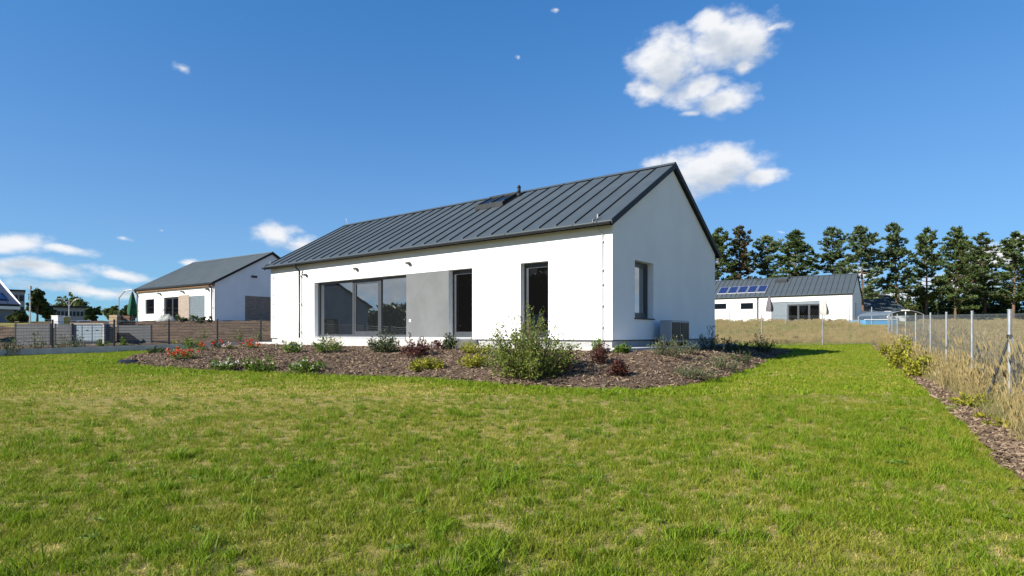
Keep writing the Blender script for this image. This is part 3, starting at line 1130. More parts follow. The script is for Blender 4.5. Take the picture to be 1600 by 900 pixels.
# ---------------------------------------------------------------- neighbour's house on the left
FA = Frame(-23.97, 46.8, -math.atan2(.559, .83))
LA, WA, ZA0, ZA1, ZA2 = 13.1, 10.3, 2.2, 5.6, 8.5
na = empty('neighbour_house', (FA.o[0], FA.o[1], 0), FA.th)
tag(na, 'white neighbouring bungalow with timber fascia, beige brick panel and grey shutter', 'house')
wl_a = [(227, 241, 468, 491), (256, 279, 465, 506), (296, 320, 463, 506)]
ops = []
for (a, b, t, bt) in wl_a:
    xa, xb = FA.lx(a), FA.lx(b)
    ops.append((xa, xb, max(FA.z(bt, xa), ZA0 + .05), FA.z(t, xa)))
shell(na, LA, WA, ZA0 - .8, ZA1, ZA2, ops, [], M['stucco_far'], .15)
roof_on(na, LA, WA, ZA1, ZA2, .25, .12, 1, material('green_grey_sheet', (.085, .102, .105), .6, (.1, .118, .12), 1), th=.16, panels=False, ribs=46)
window(na, front, *ops[0], .12, [(ops[0][0], ops[0][1], 0)], .07, glass='glass_dark')
window(na, front, *ops[1], .12, [(ops[1][0], (ops[1][0] + ops[1][1]) / 2, .06), ((ops[1][0] + ops[1][1]) / 2, ops[1][1], .06)], .07, name='terrace_door', glass='glass_dark')
sh = MB()
sh.box(ops[2][0], ops[2][1], .06, .1, ops[2][2], ops[2][3])
sho = sh.build('roller_shutter', M['shutter'], na)
for i in range(14):
    z = ops[2][2] + (ops[2][3] - ops[2][2]) * (i + .1) / 14
    s_ = MB()
    s_.box(ops[2][0] + .02, ops[2][1] - .02, .045, .06, z, z + (ops[2][3] - ops[2][2]) / 14 * .82)
    s_.build('slat', M['shutter'], sho)
bp_ = MB()
bp_.box(ops[1][1] + .02, ops[2][0] - .02, -.03, .01, ops[1][2], ops[1][3] + .1)
bp_.build('brick_panel', M['brick'], na)
ga, gb = FA.ly(383), FA.ly(440)
bp_ = MB()
bp_.box(-.01, .03, ga, min(gb, WA - .3), ZA0 - .3, FA.z(462, 0, ga))
bp_.build('brick_panel', M['brick_dark'], na)
fs = MB()
fs.box(-LA - .1, .1, -.24, -.003, ZA1 - .22, ZA1 - .02)
fs.build('fascia', M['wood'], na)
gutter(na, -LA - .15, .15, -.32, ZA1 - .05, .07)
downspout(na, -.22, ZA1 - .1, ZA0 - .3, y=-.1, ye=-.3, r=.06)
downspout(na, -LA + .12, ZA1 - .1, ZA0 - .3, y=-.1, ye=-.3, r=.06)
for px, py in ((251, 460), (287, 457), (326, 453)):
    x = FA.lx(px)
    sconce(na, x, FA.z(py, x), 1.6)
v_ = MB()
ya = FA.ly(397)
v_.box(-.0, .08, ya - .25, ya + .25, FA.z(434, 0, ya), FA.z(434, 0, ya) + .18)
v_.build('wall_fitting', M['black'], na)  # black vent box high on the gable, not a lamp

# ---------------------------------------------------------------- neighbour's house on the right
FB = Frame(39.8, 68.0, -R(37.5))
LB, WB, ZB0, ZB1, ZB2 = 20.0, 8.3, 2.96, 6.2, 8.75
nb = empty('solar_house', (FB.o[0], FB.o[1], 0), FB.th)
tag(nb, 'white bungalow with solar panels on its grey roof beyond the dry field', 'house')
wl_b = [(1112, 1135, 474, 483), (1157, 1177, 473, 483), (1205, 1281, 470, 502)]
ops = []
for (a, b, t, bt) in wl_b:
    xa, xb = FB.lx(a), FB.lx(b)
    ops.append((xa, xb, max(FB.z(bt, xb), ZB0 + .05), FB.z(t, xb)))
lo_ = ops[2]
mb = MB()
shell(nb, LB, WB, ZB0 - .8, ZB1, ZB2, ops[:2] + [lo_], [(2.6, 3.6, ZB0 + .2, ZB0 + 2.3)], M['stucco_far'], .15)
roof_on(nb, LB, WB, ZB1, ZB2, .12, .08, 33, M['roof'], seam=.05)
for q in ops[:2]:
    window(nb, front, *q, .12, [(q[0], q[1], 0)], .07, glass='glass_dark')
w3 = lo_[0] + (lo_[1] - lo_[0]) * .34
dk = MB()
dk.box(lo_[0], w3, .1, .14, lo_[2], lo_[3])
dk.build('grey_wall_panel', M['shutter'], nb)
window(nb, front, w3 + .02, lo_[1], lo_[2], lo_[3] - .35, .12, [(w3 + .02 + (lo_[1] - w3) * i / 3, w3 + .02 + (lo_[1] - w3) * (i + 1) / 3, .06) for i in range(3)], .09, glass='glass_dark')
hd = MB()
hd.box(w3 + .02, lo_[1], .08, .14, lo_[3] - .35, lo_[3])
hd.build('blind_box', M['shutter'], nb)
window(nb, side, 2.6, 3.6, ZB0 + .2, ZB0 + 2.3, .12, [(2.6, 3.6, 0)], .07, glass='glass_dark')
gutter(nb, -LB, .08, -.18, ZB1 + .05)
downspout(nb, FB.lx(1184), ZB1, ZB0, y=-.1, ye=-.2, r=.07)
slB = (ZB2 - ZB1) / (WB / 2)


def ztb(y):
    return ZB1 + .16 + slB * y


for i in range(5):
    # the row of five modules on the front slope
    y0, y1 = .75, 2.35
    xa = FB.lx(1122 + 76 * i / 5, 1.2)
    xb = FB.lx(1122 + 76 * (i + 1) / 5, 1.2) - .07
    q = [(xa, y0, ztb(y0) + .1), (xb, y0, ztb(y0) + .1), (xb, y1, ztb(y1) + .1), (xa, y1, ztb(y1) + .1)]
    m_ = MB()
    lo4 = [(a, b, c - .05) for a, b, c in q]
    m_.face(q)
    for j in range(4):
        m_.face([lo4[j], lo4[(j + 1) % 4], q[(j + 1) % 4], q[j]])
    so_ = m_.build('solar_panel', M['alu'], nb)
    e = .07
    q2 = [(xa + e, y0 + e, ztb(y0 + e) + .106), (xb - e, y0 + e, ztb(y0 + e) + .106), (xb - e, y1 - e, ztb(y1 - e) + .106), (xa + e, y1 - e, ztb(y1 - e) + .106)]
    m_ = MB()
    m_.face(q2)
    m_.build('cell_sheet', M['solar'], so_)
m_ = MB()
xs_ = FB.lx(1221, 3.2)
m_.box(xs_ - .75, xs_ + .75, 2.9, 3.7, ztb(2.9) + .02, ztb(3.3) + .22)
m_.build('skylight', M['roof_trim'], nb, bevel=.02)
m_ = MB()
xs_ = FB.lx(1232, 3.6)
m_.tube([(xs_, 3.7, ztb(3.7)), (xs_, 3.7, ztb(3.7) + .5)], .1, 10)
m_.build('vent_pipe', M['roof_trim'], nb)


# closed parasols
def parasol(px, y_top, y_bot, Y, mat, label, r, lean=0.0, arm=False):
    X = (px - CX) / FPX * Y
    zt_, zb_ = EYE + (HY - y_top) / FPX * Y, EYE + (HY - y_bot) / FPX * Y
    g_ = float(gz(X, Y))
    e = empty('closed_parasol', (X, Y, g_))
    tag(e, label, 'parasol', 'closed parasols')
    a = MB()
    a.tube([(0, 0, 0), (0, 0, zt_ - g_ + .05)], .035, 8)
    a.build('pole', M['unit'], e)
    c = MB()
    n, rings = 20, 9
    for i in range(rings):
        f_ = i / (rings - 1)
        z = (zt_ - g_) + (zb_ - zt_) * f_
        for j in range(n):
            an = 2 * math.pi * j / n
            rad = (.04 + r * f_ ** .75 * (1 - .25 * max(0, f_ - .8) * 5)) * (1 + .22 * math.cos(an * 5 + f_ * 2))
            c.v.append((rad * math.cos(an) + lean * f_, rad * math.sin(an), z))
    for i in range(rings - 1):
        for j in range(n):
            c.f.append((i * n + j, i * n + (j + 1) % n, (i + 1) * n + (j + 1) % n, (i + 1) * n + j))
            c.m.append(0)
    c.build('canopy', M[mat], e, smooth=True)
    b_ = MB()
    b_.box(-.4, .4, -.4, .4, .0, .1)
    b_.build('base', M['black'], e, bevel=.02)
    if arm:
        a = MB()
        a.tube([(-1.3, .2, 0), (-1.3, .2, zt_ - g_ - .5), (-.7, .1, zt_ - g_ + .1), (0, 0, zt_ - g_ + .2)], .05, 8)
        a.build('cantilever_arm', M['unit'], e)
    return e


parasol(207, 456, 492, 50.0, 'green_cloth', 'tall dark green closed parasol beside the timber-fascia house', .36, arm=True)
parasol(1202, 463, 487, 64.0, 'mauve_cloth', 'grey-mauve closed parasol beside the dark loggia of the solar house', .38)
parasol(1288, 467, 492, 64.0, 'beige_cloth', 'pale beige closed parasol before the bare white wall of the solar house', .42)


# ================================================================ fences
# galvanised chain-link fence on the right, its posts one by one, then along the back
def chain_link(parent, a, b, h, pitch=.075, r=.0016):
    """straight diagonal wires both ways between two ground points, plus line wires"""
    a, b = Vector(a), Vector(b)
    L = (b - a).length
    d = (b - a).normalized()
    m_ = MB()
    n = int((L + h) / pitch)
    for i in range(n):
        for sgn in (1, -1):
            s0, t0 = -h + i * pitch, 0.0
            s1, t1 = s0 + h, h
            if s0 < 0:
                t0, s0 = -s0, 0.0
            if s1 > L:
                t1, s1 = h - (s1 - L), L
            if s1 - s0 < .01:
                continue
            if sgn < 0:
                s0, s1 = L - s0, L - s1
            m_.tube([a + d * s0 + Vector((0, 0, t0)), a + d * s1 + Vector((0, 0, t1))], r, 3, cap=False)
    for t in (.02, h * .5, h - .01):
        m_.tube([a + Vector((0, 0, t)), b + Vector((0, 0, t))], r * 1.7, 4, cap=False)
    o_ = m_.build('wire_mesh', M['wire'], parent)
    return o_


FPOST = [(float(fence_x(y)), y) for y in (3.9, 6.6, 9.4, 12.0, 14.8, 17.3, 20.5, 23.5, 26.7, 29.2, 31.3)]
cf = empty('wire_fence', (FPOST[0][0], FPOST[0][1], 0))
tag(cf, 'galvanised chain-link fence with grey posts along the mulch strip and back boundary', 'fence')
ox, oy = FPOST[0]
BACKP = []
for px in (1285, 1190, 1098, 1010):
    yy = 31.3 - (1388 - px) * .012
    BACKP.append(((px - CX) / FPX * yy, yy))
ALLP = FPOST + BACKP
for i, (x, y) in enumerate(ALLP):
    g_ = float(gz(x, y))
    h_ = 1.6
    m_ = MB()
    m_.tube([(x - ox, y - oy, g_ - .1), (x - ox, y - oy, g_ + h_)], .024 if i != 2 else .03, 10)
    m_.tube([(x - ox, y - oy, g_ + h_), (x - ox, y - oy, g_ + h_ + .02)], .027 if i != 2 else .033, 10)
    m_.build('post', M['galv'], cf, smooth=False)
for i in range(len(ALLP) - 1):
    (x0, y0), (x1, y1) = ALLP[i], ALLP[i + 1]
    near = y0 < 22
    chain_link(cf, (x0 - ox, y0 - oy, float(gz(x0, y0)) + .05), (x1 - ox, y1 - oy, float(gz(x1, y1)) + .05), 1.5, .075 if near else .14, .0016 if near else .0022)
# two struts and a strap on the nearer straining post
x, y = FPOST[2]
g_ = float(gz(x, y))
for (dx, dy, mt) in ((-.58, -1.03, 'dark_wire'), (.30, -.62, 'galv'), (.5, .9, 'dark_wire')):
    if mt == 'dark_wire' and dy > 0:
        continue
    m_ = MB()
    tip = (x - ox + dx * .02, y - oy + dy * .02, g_ + 1.18)
    ft = (x + (-.16 if mt == 'dark_wire' else .34), y + (.35 if mt == 'dark_wire' else -.35))
    m_.tube([tip, (ft[0] - ox, ft[1] - oy, float(gz(*ft)) - .05)], .02, 8)
    m_.build('strut', M[mt], cf)
m_ = MB()
m_.tube([(x - ox, y - oy, g_ + 1.15), (x - ox, y - oy, g_ + 1.21)], .04, 12)
m_.build('strap', M['black'], cf)

# the field's own farther fence posts
for k_, px in enumerate((1140, 1228, 1327, 1362)):
    Y = 58.0
    X = (px - CX) / FPX * Y
    m_ = MB()
    m_.tube([(0, 0, -.2), (0, 0, 1.75)], .045, 8)
    o_ = m_.build('field_post', M['galv'], None)
    o_.location = (X, Y, float(gz(X, Y)))
    tag(o_, ['slim grey post in the dry field, nearest to the big gable', 'slim grey post standing between the loggia and small windows of the solar house',
             'slim grey post in the field before the corner of the solar house', 'slim grey post in the field near the blue pool'][k_], 'post', 'posts in the dry field')

# anthracite panel fence on the left, on a low concrete kerb
pf = empty('panel_fence', (FL0.x, FL0.y, 0), math.atan2(FLD.y, FLD.x))
tag(pf, 'low anthracite wire panel fence on a concrete kerb beside the lawn', 'fence')
tp = [-3.51, -1.43, .65, 2.73, 4.81, 6.9, 8.98, 11.06, 13.14]


def flz(t):
    q = FL0 + FLD * t
    return float(gz(q.x, q.y))


for i, t in enumerate(tp):
    m_ = MB()
    m_.box(t - .03, t + .03, -.02, .02, flz(t) - .1, flz(t) + 1.36)
    m_.box(t - .033, t + .033, -.023, .023, flz(t) + 1.36, flz(t) + 1.385)
    m_.build('post', M['dark_wire'], pf)
for i in range(len(tp) - 1):
    a, b = tp[i] + .04, tp[i + 1] - .04
    za, zb_ = flz(a) + .27, flz(b) + .27
    m_ = MB()
    for j in range(9):
        z = j * .128
        for e in (-.008, .008):
            m_.tube([(a, e, za + z), (b, e, zb_ + z)], .006, 4, cap=False)
    n = 42
    for j in range(n + 1):
        t = a + (b - a) * j / n
        zz = za + (zb_ - za) * j / n
        m_.tube([(t, 0, zz - .02), (t, 0, zz + 1.05)], .003, 3, cap=False)
    m_.build('wire_panel', M['dark_wire'], pf)
    m_ = MB()
    a, b = tp[i] - .0, tp[i + 1] - .006
    q = [(a, -.045, flz(a) - .1), (b, -.045, flz(b) - .1), (b, .045, flz(b) - .1), (a, .045, flz(a) - .1), (a, -.045, flz(a) + .25), (b, -.045, flz(b) + .25), (b, .045, flz(b) + .25), (a, .045, flz(a) + .25)]
    for f_ in ((3, 2, 1, 0), (4, 5, 6, 7), (0, 1, 5, 4), (1, 2, 6, 5), (2, 3, 7, 6), (3, 0, 4, 7)):
        m_.face([q[i_] for i_ in f_])
    m_.build('kerb_slab', M['concrete'], pf)


# ================================================================ left background
def leafy(seed, lobes, n, size, mats, gap=.0):
    """leaf-sized faces spread through a set of lobes (x, y, z, rx, ry, rz)"""
    rg = np.random.default_rng(seed)
    V, MI = [], []
    vol = np.array([l[3] * l[4] * l[5] for l in lobes])
    cnt = np.maximum(20, (n * vol / vol.sum()).astype(int))
    for l, c in zip(lobes, cnt):
        # twig clumps inside the lobe, leaves round each clump
        nc = max(4, c // 28)
        d = rg.normal(size=(nc, 3))
        d /= np.linalg.norm(d, axis=1)[:, None]
        cc_ = d * (rg.random(nc) ** .38)[:, None]
        k_ = rg.integers(0, nc, c)
        p_ = cc_[k_] + rg.normal(size=(c, 3)) * .13
        p_ = p_ * np.array(l[3:6]) + np.array(l[:3])
        nrm = rg.normal(size=(c, 3)) + cc_[k_] * .8 + np.array([0, 0, .5])
        nrm /= np.linalg.norm(nrm, axis=1)[:, None]
        t1 = np.cross(nrm, rg.normal(size=(c, 3)))
        t1 /= np.linalg.norm(t1, axis=1)[:, None]
        t2 = np.cross(nrm, t1)
        s_ = (size * rg.uniform(.6, 1.3, c))[:, None]
        V.append(np.stack([p_ - t1 * s_, p_ - t2 * s_ * .55, p_ + t1 * s_, p_ + t2 * s_ * .55], 1).reshape(-1, 3))
        MI += list(rg.integers(0, len(mats), nc)[k_])
    V = np.concatenate(V)
    return V, np.arange(len(V)).reshape(-1, 4), MI


def leafy_early(seed, lobes, n, size):
    V, F, MI = leafy(seed, lobes, n, size, [0, 1, 2])
    return V, F, [1 if q == 2 else 0 for q in MI]


def at(px, py, Y):
    return Vector(((px - CX) / FPX * Y, Y, EYE + (HY - py) / FPX * Y))


def px_box(name, x0, x1, yt, yb, Y, dep, mats, label, cat, group=None, bevel=.01, th=0.0):
    a, b = at(x0, yb, Y), at(x1, yt, Y)
    g_ = min(a.z, float(gz((a.x + b.x) / 2, Y)) - .02)
    e = empty(name, ((a.x + b.x) / 2, Y, g_), th)
    tag(e, label, cat, group)
    w_ = (b.x - a.x) / 2
    return e, w_, b.z - g_, a.z - g_


def slat_screen(x0, x1, yt, yb, Y, label):
    e, w_, zt_, zb_ = px_box('slat_screen', x0, x1, yt, yb, Y, .1, None, label, 'screen', 'grey slat screens behind the panel fence')
    for s_ in (-1, 1):
        m_ = MB()
        m_.box(s_ * w_ - .03, s_ * w_ + .03, -.02, .06, 0, zt_ + .02)
        m_.build('post', M['dark_wire'], e)
    n = 10
    hh = (zt_ - zb_) / n
    me = None
    for i in range(n):
        if me is None:
            m_ = MB()
            m_.box(-w_ + .035, w_ - .035, -.01, .012, 0, hh * .88)
            me = m_.mesh('slat', M['grey_slat'])
        o_ = link(bpy.data.objects.new('slat', me), e)
        o_.location = (0, random.uniform(-.003, .003), zb_ + i * hh)
    return e


slat_screen(24, 78, 506, 541, 26.5, 'grey slatted screen at the far left behind the panel fence')
slat_screen(86, 112, 506, 538, 28.5, 'narrow grey slatted screen just left of the pale cabinet')
slat_screen(163, 177, 507, 537, 28.8, 'narrowest grey slatted screen just right of the pale cabinet')
slat_screen(184, 236, 508, 536, 29.5, 'wide grey slatted screen beside the brown earth bank')
e, w_, zt_, zb_ = px_box('meter_cabinet', 112, 162, 507, 537, 28.6, .4, None, 'pale blue-grey meter cabinet with three doors behind the panel fence', 'cabinet')
m_ = MB()
m_.box(-w_, w_, 0, .45, 0, zt_)
m_.build('cabinet_body', M['cabinet'], e, bevel=.01)
m_ = MB()
m_.box(-w_ - .04, w_ + .04, -.05, .5, zt_ + .002, zt_ + .05)
m_.build('cabinet_top', M['concrete'], e)
for s_ in (-1, 1):
    m_ = MB()
    m_.box(s_ * w_ - .04, s_ * w_ + .04, -.035, -.003, 0, zt_)
    m_.build('jamb', M['concrete'], e)
for i in range(3):
    a = -w_ + .06 + i * (2 * w_ - .1) / 3
    b = a + (2 * w_ - .1) / 3 - .03
    m_ = MB()
    m_.box(a, b, -.025, -.002, .32, zt_ - .06)
    d_ = m_.build('door', M['cabinet'], e, bevel=.006)
    m_ = MB()
    m_.box((a + b) / 2 - .06, (a + b) / 2 + .06, -.03, -.0255, zt_ - .3, zt_ - .26)
    m_.build('handle', M['black'], d_)
    m_ = MB()
    m_.box(a, b, -.02, -.002, .2, .29)
    m_.build('vent', M['black'], e)

# boxes and timber stacked on the bank
for (x0, x1, yt, yb, Y, mt, lab, nm, cat) in (
        (80, 91, 493, 503, 38, 'white_plastic', 'white box standing above the slatted screens near the lamp post', 'white_box', 'box'),
        (91, 101, 494, 503, 38.6, 'leaf_yellow', 'small yellow box next to the white box', 'yellow_box', 'box'),
        (170, 183, 492, 504, 38, 'crate', 'pale timber crate on the bank beside a brown stack', 'timber_crate', 'crate'),
        (184, 203, 493, 506, 38.4, 'brown', 'brown stack of timber beside the pale crate', 'timber_stack', 'timber stack')):
    e, w_, zt_, zb_ = px_box(nm, x0, x1, yt, yb, Y, .6, None, lab, cat)
    if nm.startswith('timber'):
        n = 5
        for i in range(n):
            m_ = MB()
            z0 = zt_ * i / n
            m_.box(-w_ + random.uniform(0, .03), w_ - random.uniform(0, .03), 0, .6, z0 + .01, z0 + zt_ / n - .012)
            m_.build('board', M[mt], e)
    else:
        m_ = MB()
        m_.box(-w_, w_, 0, .5, 0, zt_ - .05)
        m_.build('box_body', M['white_plastic'] if mt == 'white_plastic' else material('yellow_plastic', (.42, .34, .06), .5, (.36, .29, .05), 3), e, bevel=.03)
        m_ = MB()
        m_.box(-w_ - .02, w_ + .02, -.02, .52, zt_ - .048, zt_)
        m_.build('lid', M['white_plastic'], e, bevel=.015)

# crumpled pale tarpaulin and a dark brush heap in front of the neighbour's door
c_ = at(263, 506, 42.5)
g_ = float(gz(c_.x, 42.5))
V, F = [], []
nu, nv = 22, 14
for i in range(nu + 1):
    for j in range(nv + 1):
        u, v = i / nu * 2 - 1, j / nv * 2 - 1
        x_, y_ = u * .85 + .12 * v, v * .6
        ridge = max(0, 1 - abs(v) ** 1.1) * (.75 - .28 * u + .2 * float(vnoise(u * 3, 1.5, 71)))
        V.append((x_, y_, ridge * max(0, 1 - abs(u) ** 3) + .10 * abs(float(vnoise(u * 5, v * 4, 72))) - .05))
for i in range(nu):
    for j in range(nv):
        a_ = i * (nv + 1) + j
        F.append((a_, a_ + nv + 1, a_ + nv + 2, a_ + 1))
o_ = np_mesh('tarpaulin', V, F, M['tarp'], None)
o_.location = (c_.x, 42.5, g_ + .02)
sd_ = o_.modifiers.new('thickness', 'SOLIDIFY')
sd_.thickness = .02
tag(o_, 'crumpled pale tarpaulin lying in front of the neighbouring terrace door', 'tarpaulin')
c_ = at(300, 506, 42)
lobs = [(dx_, dy_, .3, .55, .4, .42) for dx_, dy_ in ((-.9, 0), (-.2, .2), (.5, -.1), (1.0, .1))]
V, F, MI = leafy_early(910, lobs, 900, .09)
o_ = np_mesh('brush_heap', V, F, [M['tree_dark'], M['leaf_grey']], None, MI)
o_.location = (c_.x, 42, float(gz(c_.x, 42)))
tag(o_, 'dark low heap of cut brushwood before the grey roller shutter', 'brushwood')

# parked car beyond the cabinet: only its roof shows
c_ = at(127, 503, 44)
car = empty('parked_car', (c_.x, 44, c_.z - 1.34), R(40))
tag(car, 'white parked car whose roof shows above the pale meter cabinet', 'car')
prof = [(-2.1, .35), (-2.1, .8), (-1.9, .95), (-1.35, 1.0), (-.75, 1.42), (.5, 1.47), (1.3, 1.02), (2.0, .88), (2.15, .6), (2.15, .35)]
m_ = MB()
for y_, fl in ((-.85, 1), (.85, 0)):
    q = [(a, y_ * (1 - .16 * max(0, b - .95) / .5), b) for a, b in prof]
    m_.face(q if fl else q[::-1])
for i in range(len(prof)):
    (a, b), (c, d) = prof[i], prof[(i + 1) % len(prof)]
    ka, kb = (1 - .16 * max(0, b - .95) / .5), (1 - .16 * max(0, d - .95) / .5)
    m_.face([(a, -.85 * ka, b), (a, .85 * ka, b), (c, .85 * kb, d), (c, -.85 * kb, d)])
m_.build('body', M['white_plastic'], car, bevel=.05)
for (a, b) in ((-1.2, -.3), (-.2, .95)):
    m_ = MB()
    m_.face([(a - .05, -.862, 1.02), (b, -.862, 1.02), (min(b, .5) - .05, -.74, 1.40), (max(a, -.75) + .05, -.74, 1.38)])
    m_.build('side_window', M['glass_dark'], car)
for a in (-1.35, 1.35):
    for y_ in (-.82, .62):
        m_ = MB()
        m_.tube([(a, y_, .33), (a, y_ + .2, .33)], .33, 16)
        wh = m_.build('wheel', M['black'], car)
        m_ = MB()
        m_.tube([(a, y_ - .01, .33), (a, y_ + .21, .33)], .2, 12)
        m_.build('rim', M['alu'], wh)


def lamp_post(px, yt, Y, label, arms):
    c_ = at(px, yt, Y)
    g_ = float(gz(c_.x, Y))
    e = empty('lamp_post', (c_.x, Y, g_))
    tag(e, label, 'lamp post', 'lamp posts by the street')
    m_ = MB()
    m_.tube([(0, 0, 0), (0, 0, (c_.z - g_))], .07, 8, .04)
    m_.build('pole', M['alu'], e)
    for s_ in arms:
        m_ = MB()
        m_.tube([(0, 0, c_.z - g_ - .9), (s_ * .5, 0, c_.z - g_ - .2), (s_ * 1.0, 0, c_.z - g_)], .03, 6)
        a_ = m_.build('arm', M['alu'], e)
        m_ = MB()
        m_.box(s_ * 1.0 - .25, s_ * 1.0 + .25, -.1, .1, c_.z - g_ - .02, c_.z - g_ + .05)
        m_.build('lamp_head', M['unit'], a_)
    if not arms:
        m_ = MB()
        m_.box(-.09, .09, -.09, .09, c_.z - g_ + .002, c_.z - g_ + .3)
        m_.build('lamp_head', M['unit'], e)


lamp_post(47, 452, 52, 'slim pale lamp post in front of the dark conical tree', ())
lamp_post(108, 467, 66, 'pale lamp post with two arms in front of the long grey building', (-1, 1))


# buildings far on the left
def slab_building(name, x0, x1, yt, Y, dep, label, rows, cols, mat, roof_mat):
    a, b = at(x0, yt, Y), at(x1, yt, Y)
    g_ = 2.6
    e = empty(name, ((a.x + b.x) / 2, Y, g_), -math.atan2((a.x + b.x) / 2, Y))
    tag(e, label, 'building')
    w_, h_ = (b.x - a.x) / 2, a.z - g_
    m_ = MB()
    m_.box(-w_, w_, 0, dep, -.5, h_)
    m_.build('wall', M[mat], e)
    m_ = MB()
    m_.box(-w_ - .15, w_ + .15, -.15, dep + .15, h_ + .004, h_ + .35)
    m_.build('parapet', M[roof_mat], e)
    me = None
    cw, rh = 2 * w_ / cols, (h_ - .4) / rows
    for r_ in range(rows):
        for c in range(cols):
            if me is None:
                m_ = MB()
                m_.box(-cw * .36, cw * .36, -.03, .02, 0, rh * .5)
                me = m_.mesh('window', M['glass_dark'])
            o_ = link(bpy.data.objects.new('window', me), e)
            o_.location = (-w_ + cw * (c + .5), 0, r_ * rh + rh * .35)


slab_building('office_building', 78, 136, 481, 105, 14, 'long low grey office building with rows of dark windows behind the trees', 2, 12, 'far_wall', 'roof_trim')
slab_building('grey_block', 4, 34, 455, 118, 20, 'tall plain grey block behind the blue-roofed house', 3, 4, 'far_wall', 'roof_trim')
bh = at(20, 474, 58)
e = empty('blue_roof_house', (bh.x, bh.y, 0), R(60))
tag(e, 'grey house with blue solar roof and white verge at the far left edge', 'house')
shell(e, 14, 9, 1.6, bh.z - .1, bh.z + 2.3, [], [], M['far_wall'])
roof_on(e, 14, 9, bh.z - .1, bh.z + 2.3, .5, .35, 16, M['roof_blue'], seam=.03, th=.25)
fb_ = MB()
fb_.box(-14.4, .4, -.56, -.52, bh.z - .62, bh.z - .32)
fb_.build('fascia', M['white_plastic'], e)
slc = 2.4 / 4.5
for i in range(9):
    xa = -13.2 + i * 1.42
    q = [(xa, .2, 0), (xa + 1.36, .2, 0), (xa + 1.36, 1.9, 0), (xa, 1.9, 0)]
    m_ = MB()
    m_.face([(a, b, bh.z - .1 + .27 + slc * b + .12) for a, b, c in q])
    m_.build('solar_panel', M['solar'], e)
for i in range(4):
    m_ = MB()
    x_ = -12 + i * 3.2
    m_.box(x_, x_ + 1.3, -.02, .02, 2.9, 4.1)
    m_.build('window', M['glass_dark'], e)
vt = MB()
vt.tube([(.42, -.5, bh.z - .15), (.42, 4.5, bh.z + 2.62)], .12, 4)
vt.build('white_verge', M['white_plastic'], e)

# right background: pool, arched shelter, grey-roofed hall, pole lamp
e, w_, zt_, zb_ = px_box('pool', 1352, 1402, 500, 508, 58, 3, None, 'low bright blue pool wall beyond the corner of the wire fence', 'pool')
m_ = MB()
m_.box(-w_, w_, 0, 3.0, -.4, zt_)
m_.build('pool_wall', M['pool'], e, bevel=.05)
m_ = MB()
m_.box(-w_ - .05, w_ + .05, -.05, .12, zt_ + .002, zt_ + .08)
m_.build('rim', M['white_plastic'], e)
a, b = at(1390, 492, 50), at(1443, 492, 50)
e = empty('arched_shelter', ((a.x + b.x) / 2, 50, float(gz(a.x, 50))))
tag(e, 'low arched shelter with grey sheet roof and white frame behind the wire fence', 'shelter')
w_, z0 = (b.x - a.x) / 2, a.z - e.location.z
zc = at(1415, 485.5, 50).z - e.location.z
m_, fr = MB(), MB()
n = 14
arc = [(-w_ + 2 * w_ * i / n, z0 + (zc - z0) * math.sin(math.pi * i / n) ** .8 if 0 < i < n else z0) for i in range(n + 1)]
for i in range(n):
    for y_ in (0,):
        m_.face([(arc[i][0], 0, arc[i][1]), (arc[i][0], 4.5, arc[i][1]), (arc[i + 1][0], 4.5, arc[i + 1][1]), (arc[i + 1][0], 0, arc[i + 1][1])])
        m_.face([(arc[i][0], .6, z0 - .05), (arc[i + 1][0], .6, z0 - .05), (arc[i + 1][0], .6, arc[i + 1][1] - .01), (arc[i][0], .6, arc[i][1] - .01)])
m_.build('sheet_roof', M['shutter'], e)
for y_ in (0, 4.5):
    fr = MB()
    fr.tube([(q[0], y_, q[1] + .03) for q in arc], .03, 6)
    fr.build('arch', M['alu'], e)
for s_ in (-1, 1):
    for y_ in (0, 4.5):
        fr = MB()
        fr.tube([(s_ * w_, y_, -.1), (s_ * w_, y_, z0 + .02)], .05, 8)
        fr.build('post', M['alu'], e)
c_ = at(1415, 486, 44)
g_ = float(gz(c_.x, 44))
e = empty('pole_lamp', (c_.x, 44, g_))
tag(e, 'white T-shaped lamp on a thin pole in front of the arched shelter', 'lamp')
m_ = MB()
m_.tube([(0, 0, -.1), (0, 0, c_.z - g_)], .035, 8)
m_.build('pole', M['white_plastic'], e)
m_ = MB()
m_.box(-.28, .28, -.08, .08, c_.z - g_ + .002, c_.z - g_ + .09)
m_.build('lamp_head', M['white_plastic'], e, bevel=.02)
a, b = at(1362, 488, 88), at(1415, 468, 88)
e = empty('grey_hall', ((a.x + b.x) / 2, 88, 2.6))
tag(e, 'grey-roofed hall with a white wall partly hidden behind the pines', 'building')
w_ = (b.x - a.x) / 2
m_ = MB()
m_.box(-w_, w_, 0, 9, -.3, a.z - 2.6)
m_.build('wall', M['stucco_far'], e)
m_ = MB()
hz = a.z - 2.6
rz_ = b.z - 2.6 + 1.0
m_.face([(-w_ - .3, -.4, hz), (w_ + .3, -.4, hz), (w_ + .3, 4.5, rz_), (-w_ - .3, 4.5, rz_)])
m_.face([(-w_ - .3, 9.4, hz), (-w_ - .3, 4.5, rz_), (w_ + .3, 4.5, rz_), (w_ + .3, 9.4, hz)])
for s_ in (-1, 1):
    m_.face([(s_ * w_, 0, hz), (s_ * w_, 9, hz), (s_ * w_, 4.5, rz_ - .1)])
m_.build('roof', M['roof'], e)
e, w_, zt_, zb_ = px_box('garden_wall', 1344, 1392, 487, 493, 74, .2, None, 'low white garden wall beyond the blue pool', 'wall')
m_ = MB()
m_.box(-w_, w_, 0, .2, -.3, zt_)
m_.build('wall_body', M['stucco_far'], e)
m_ = MB()
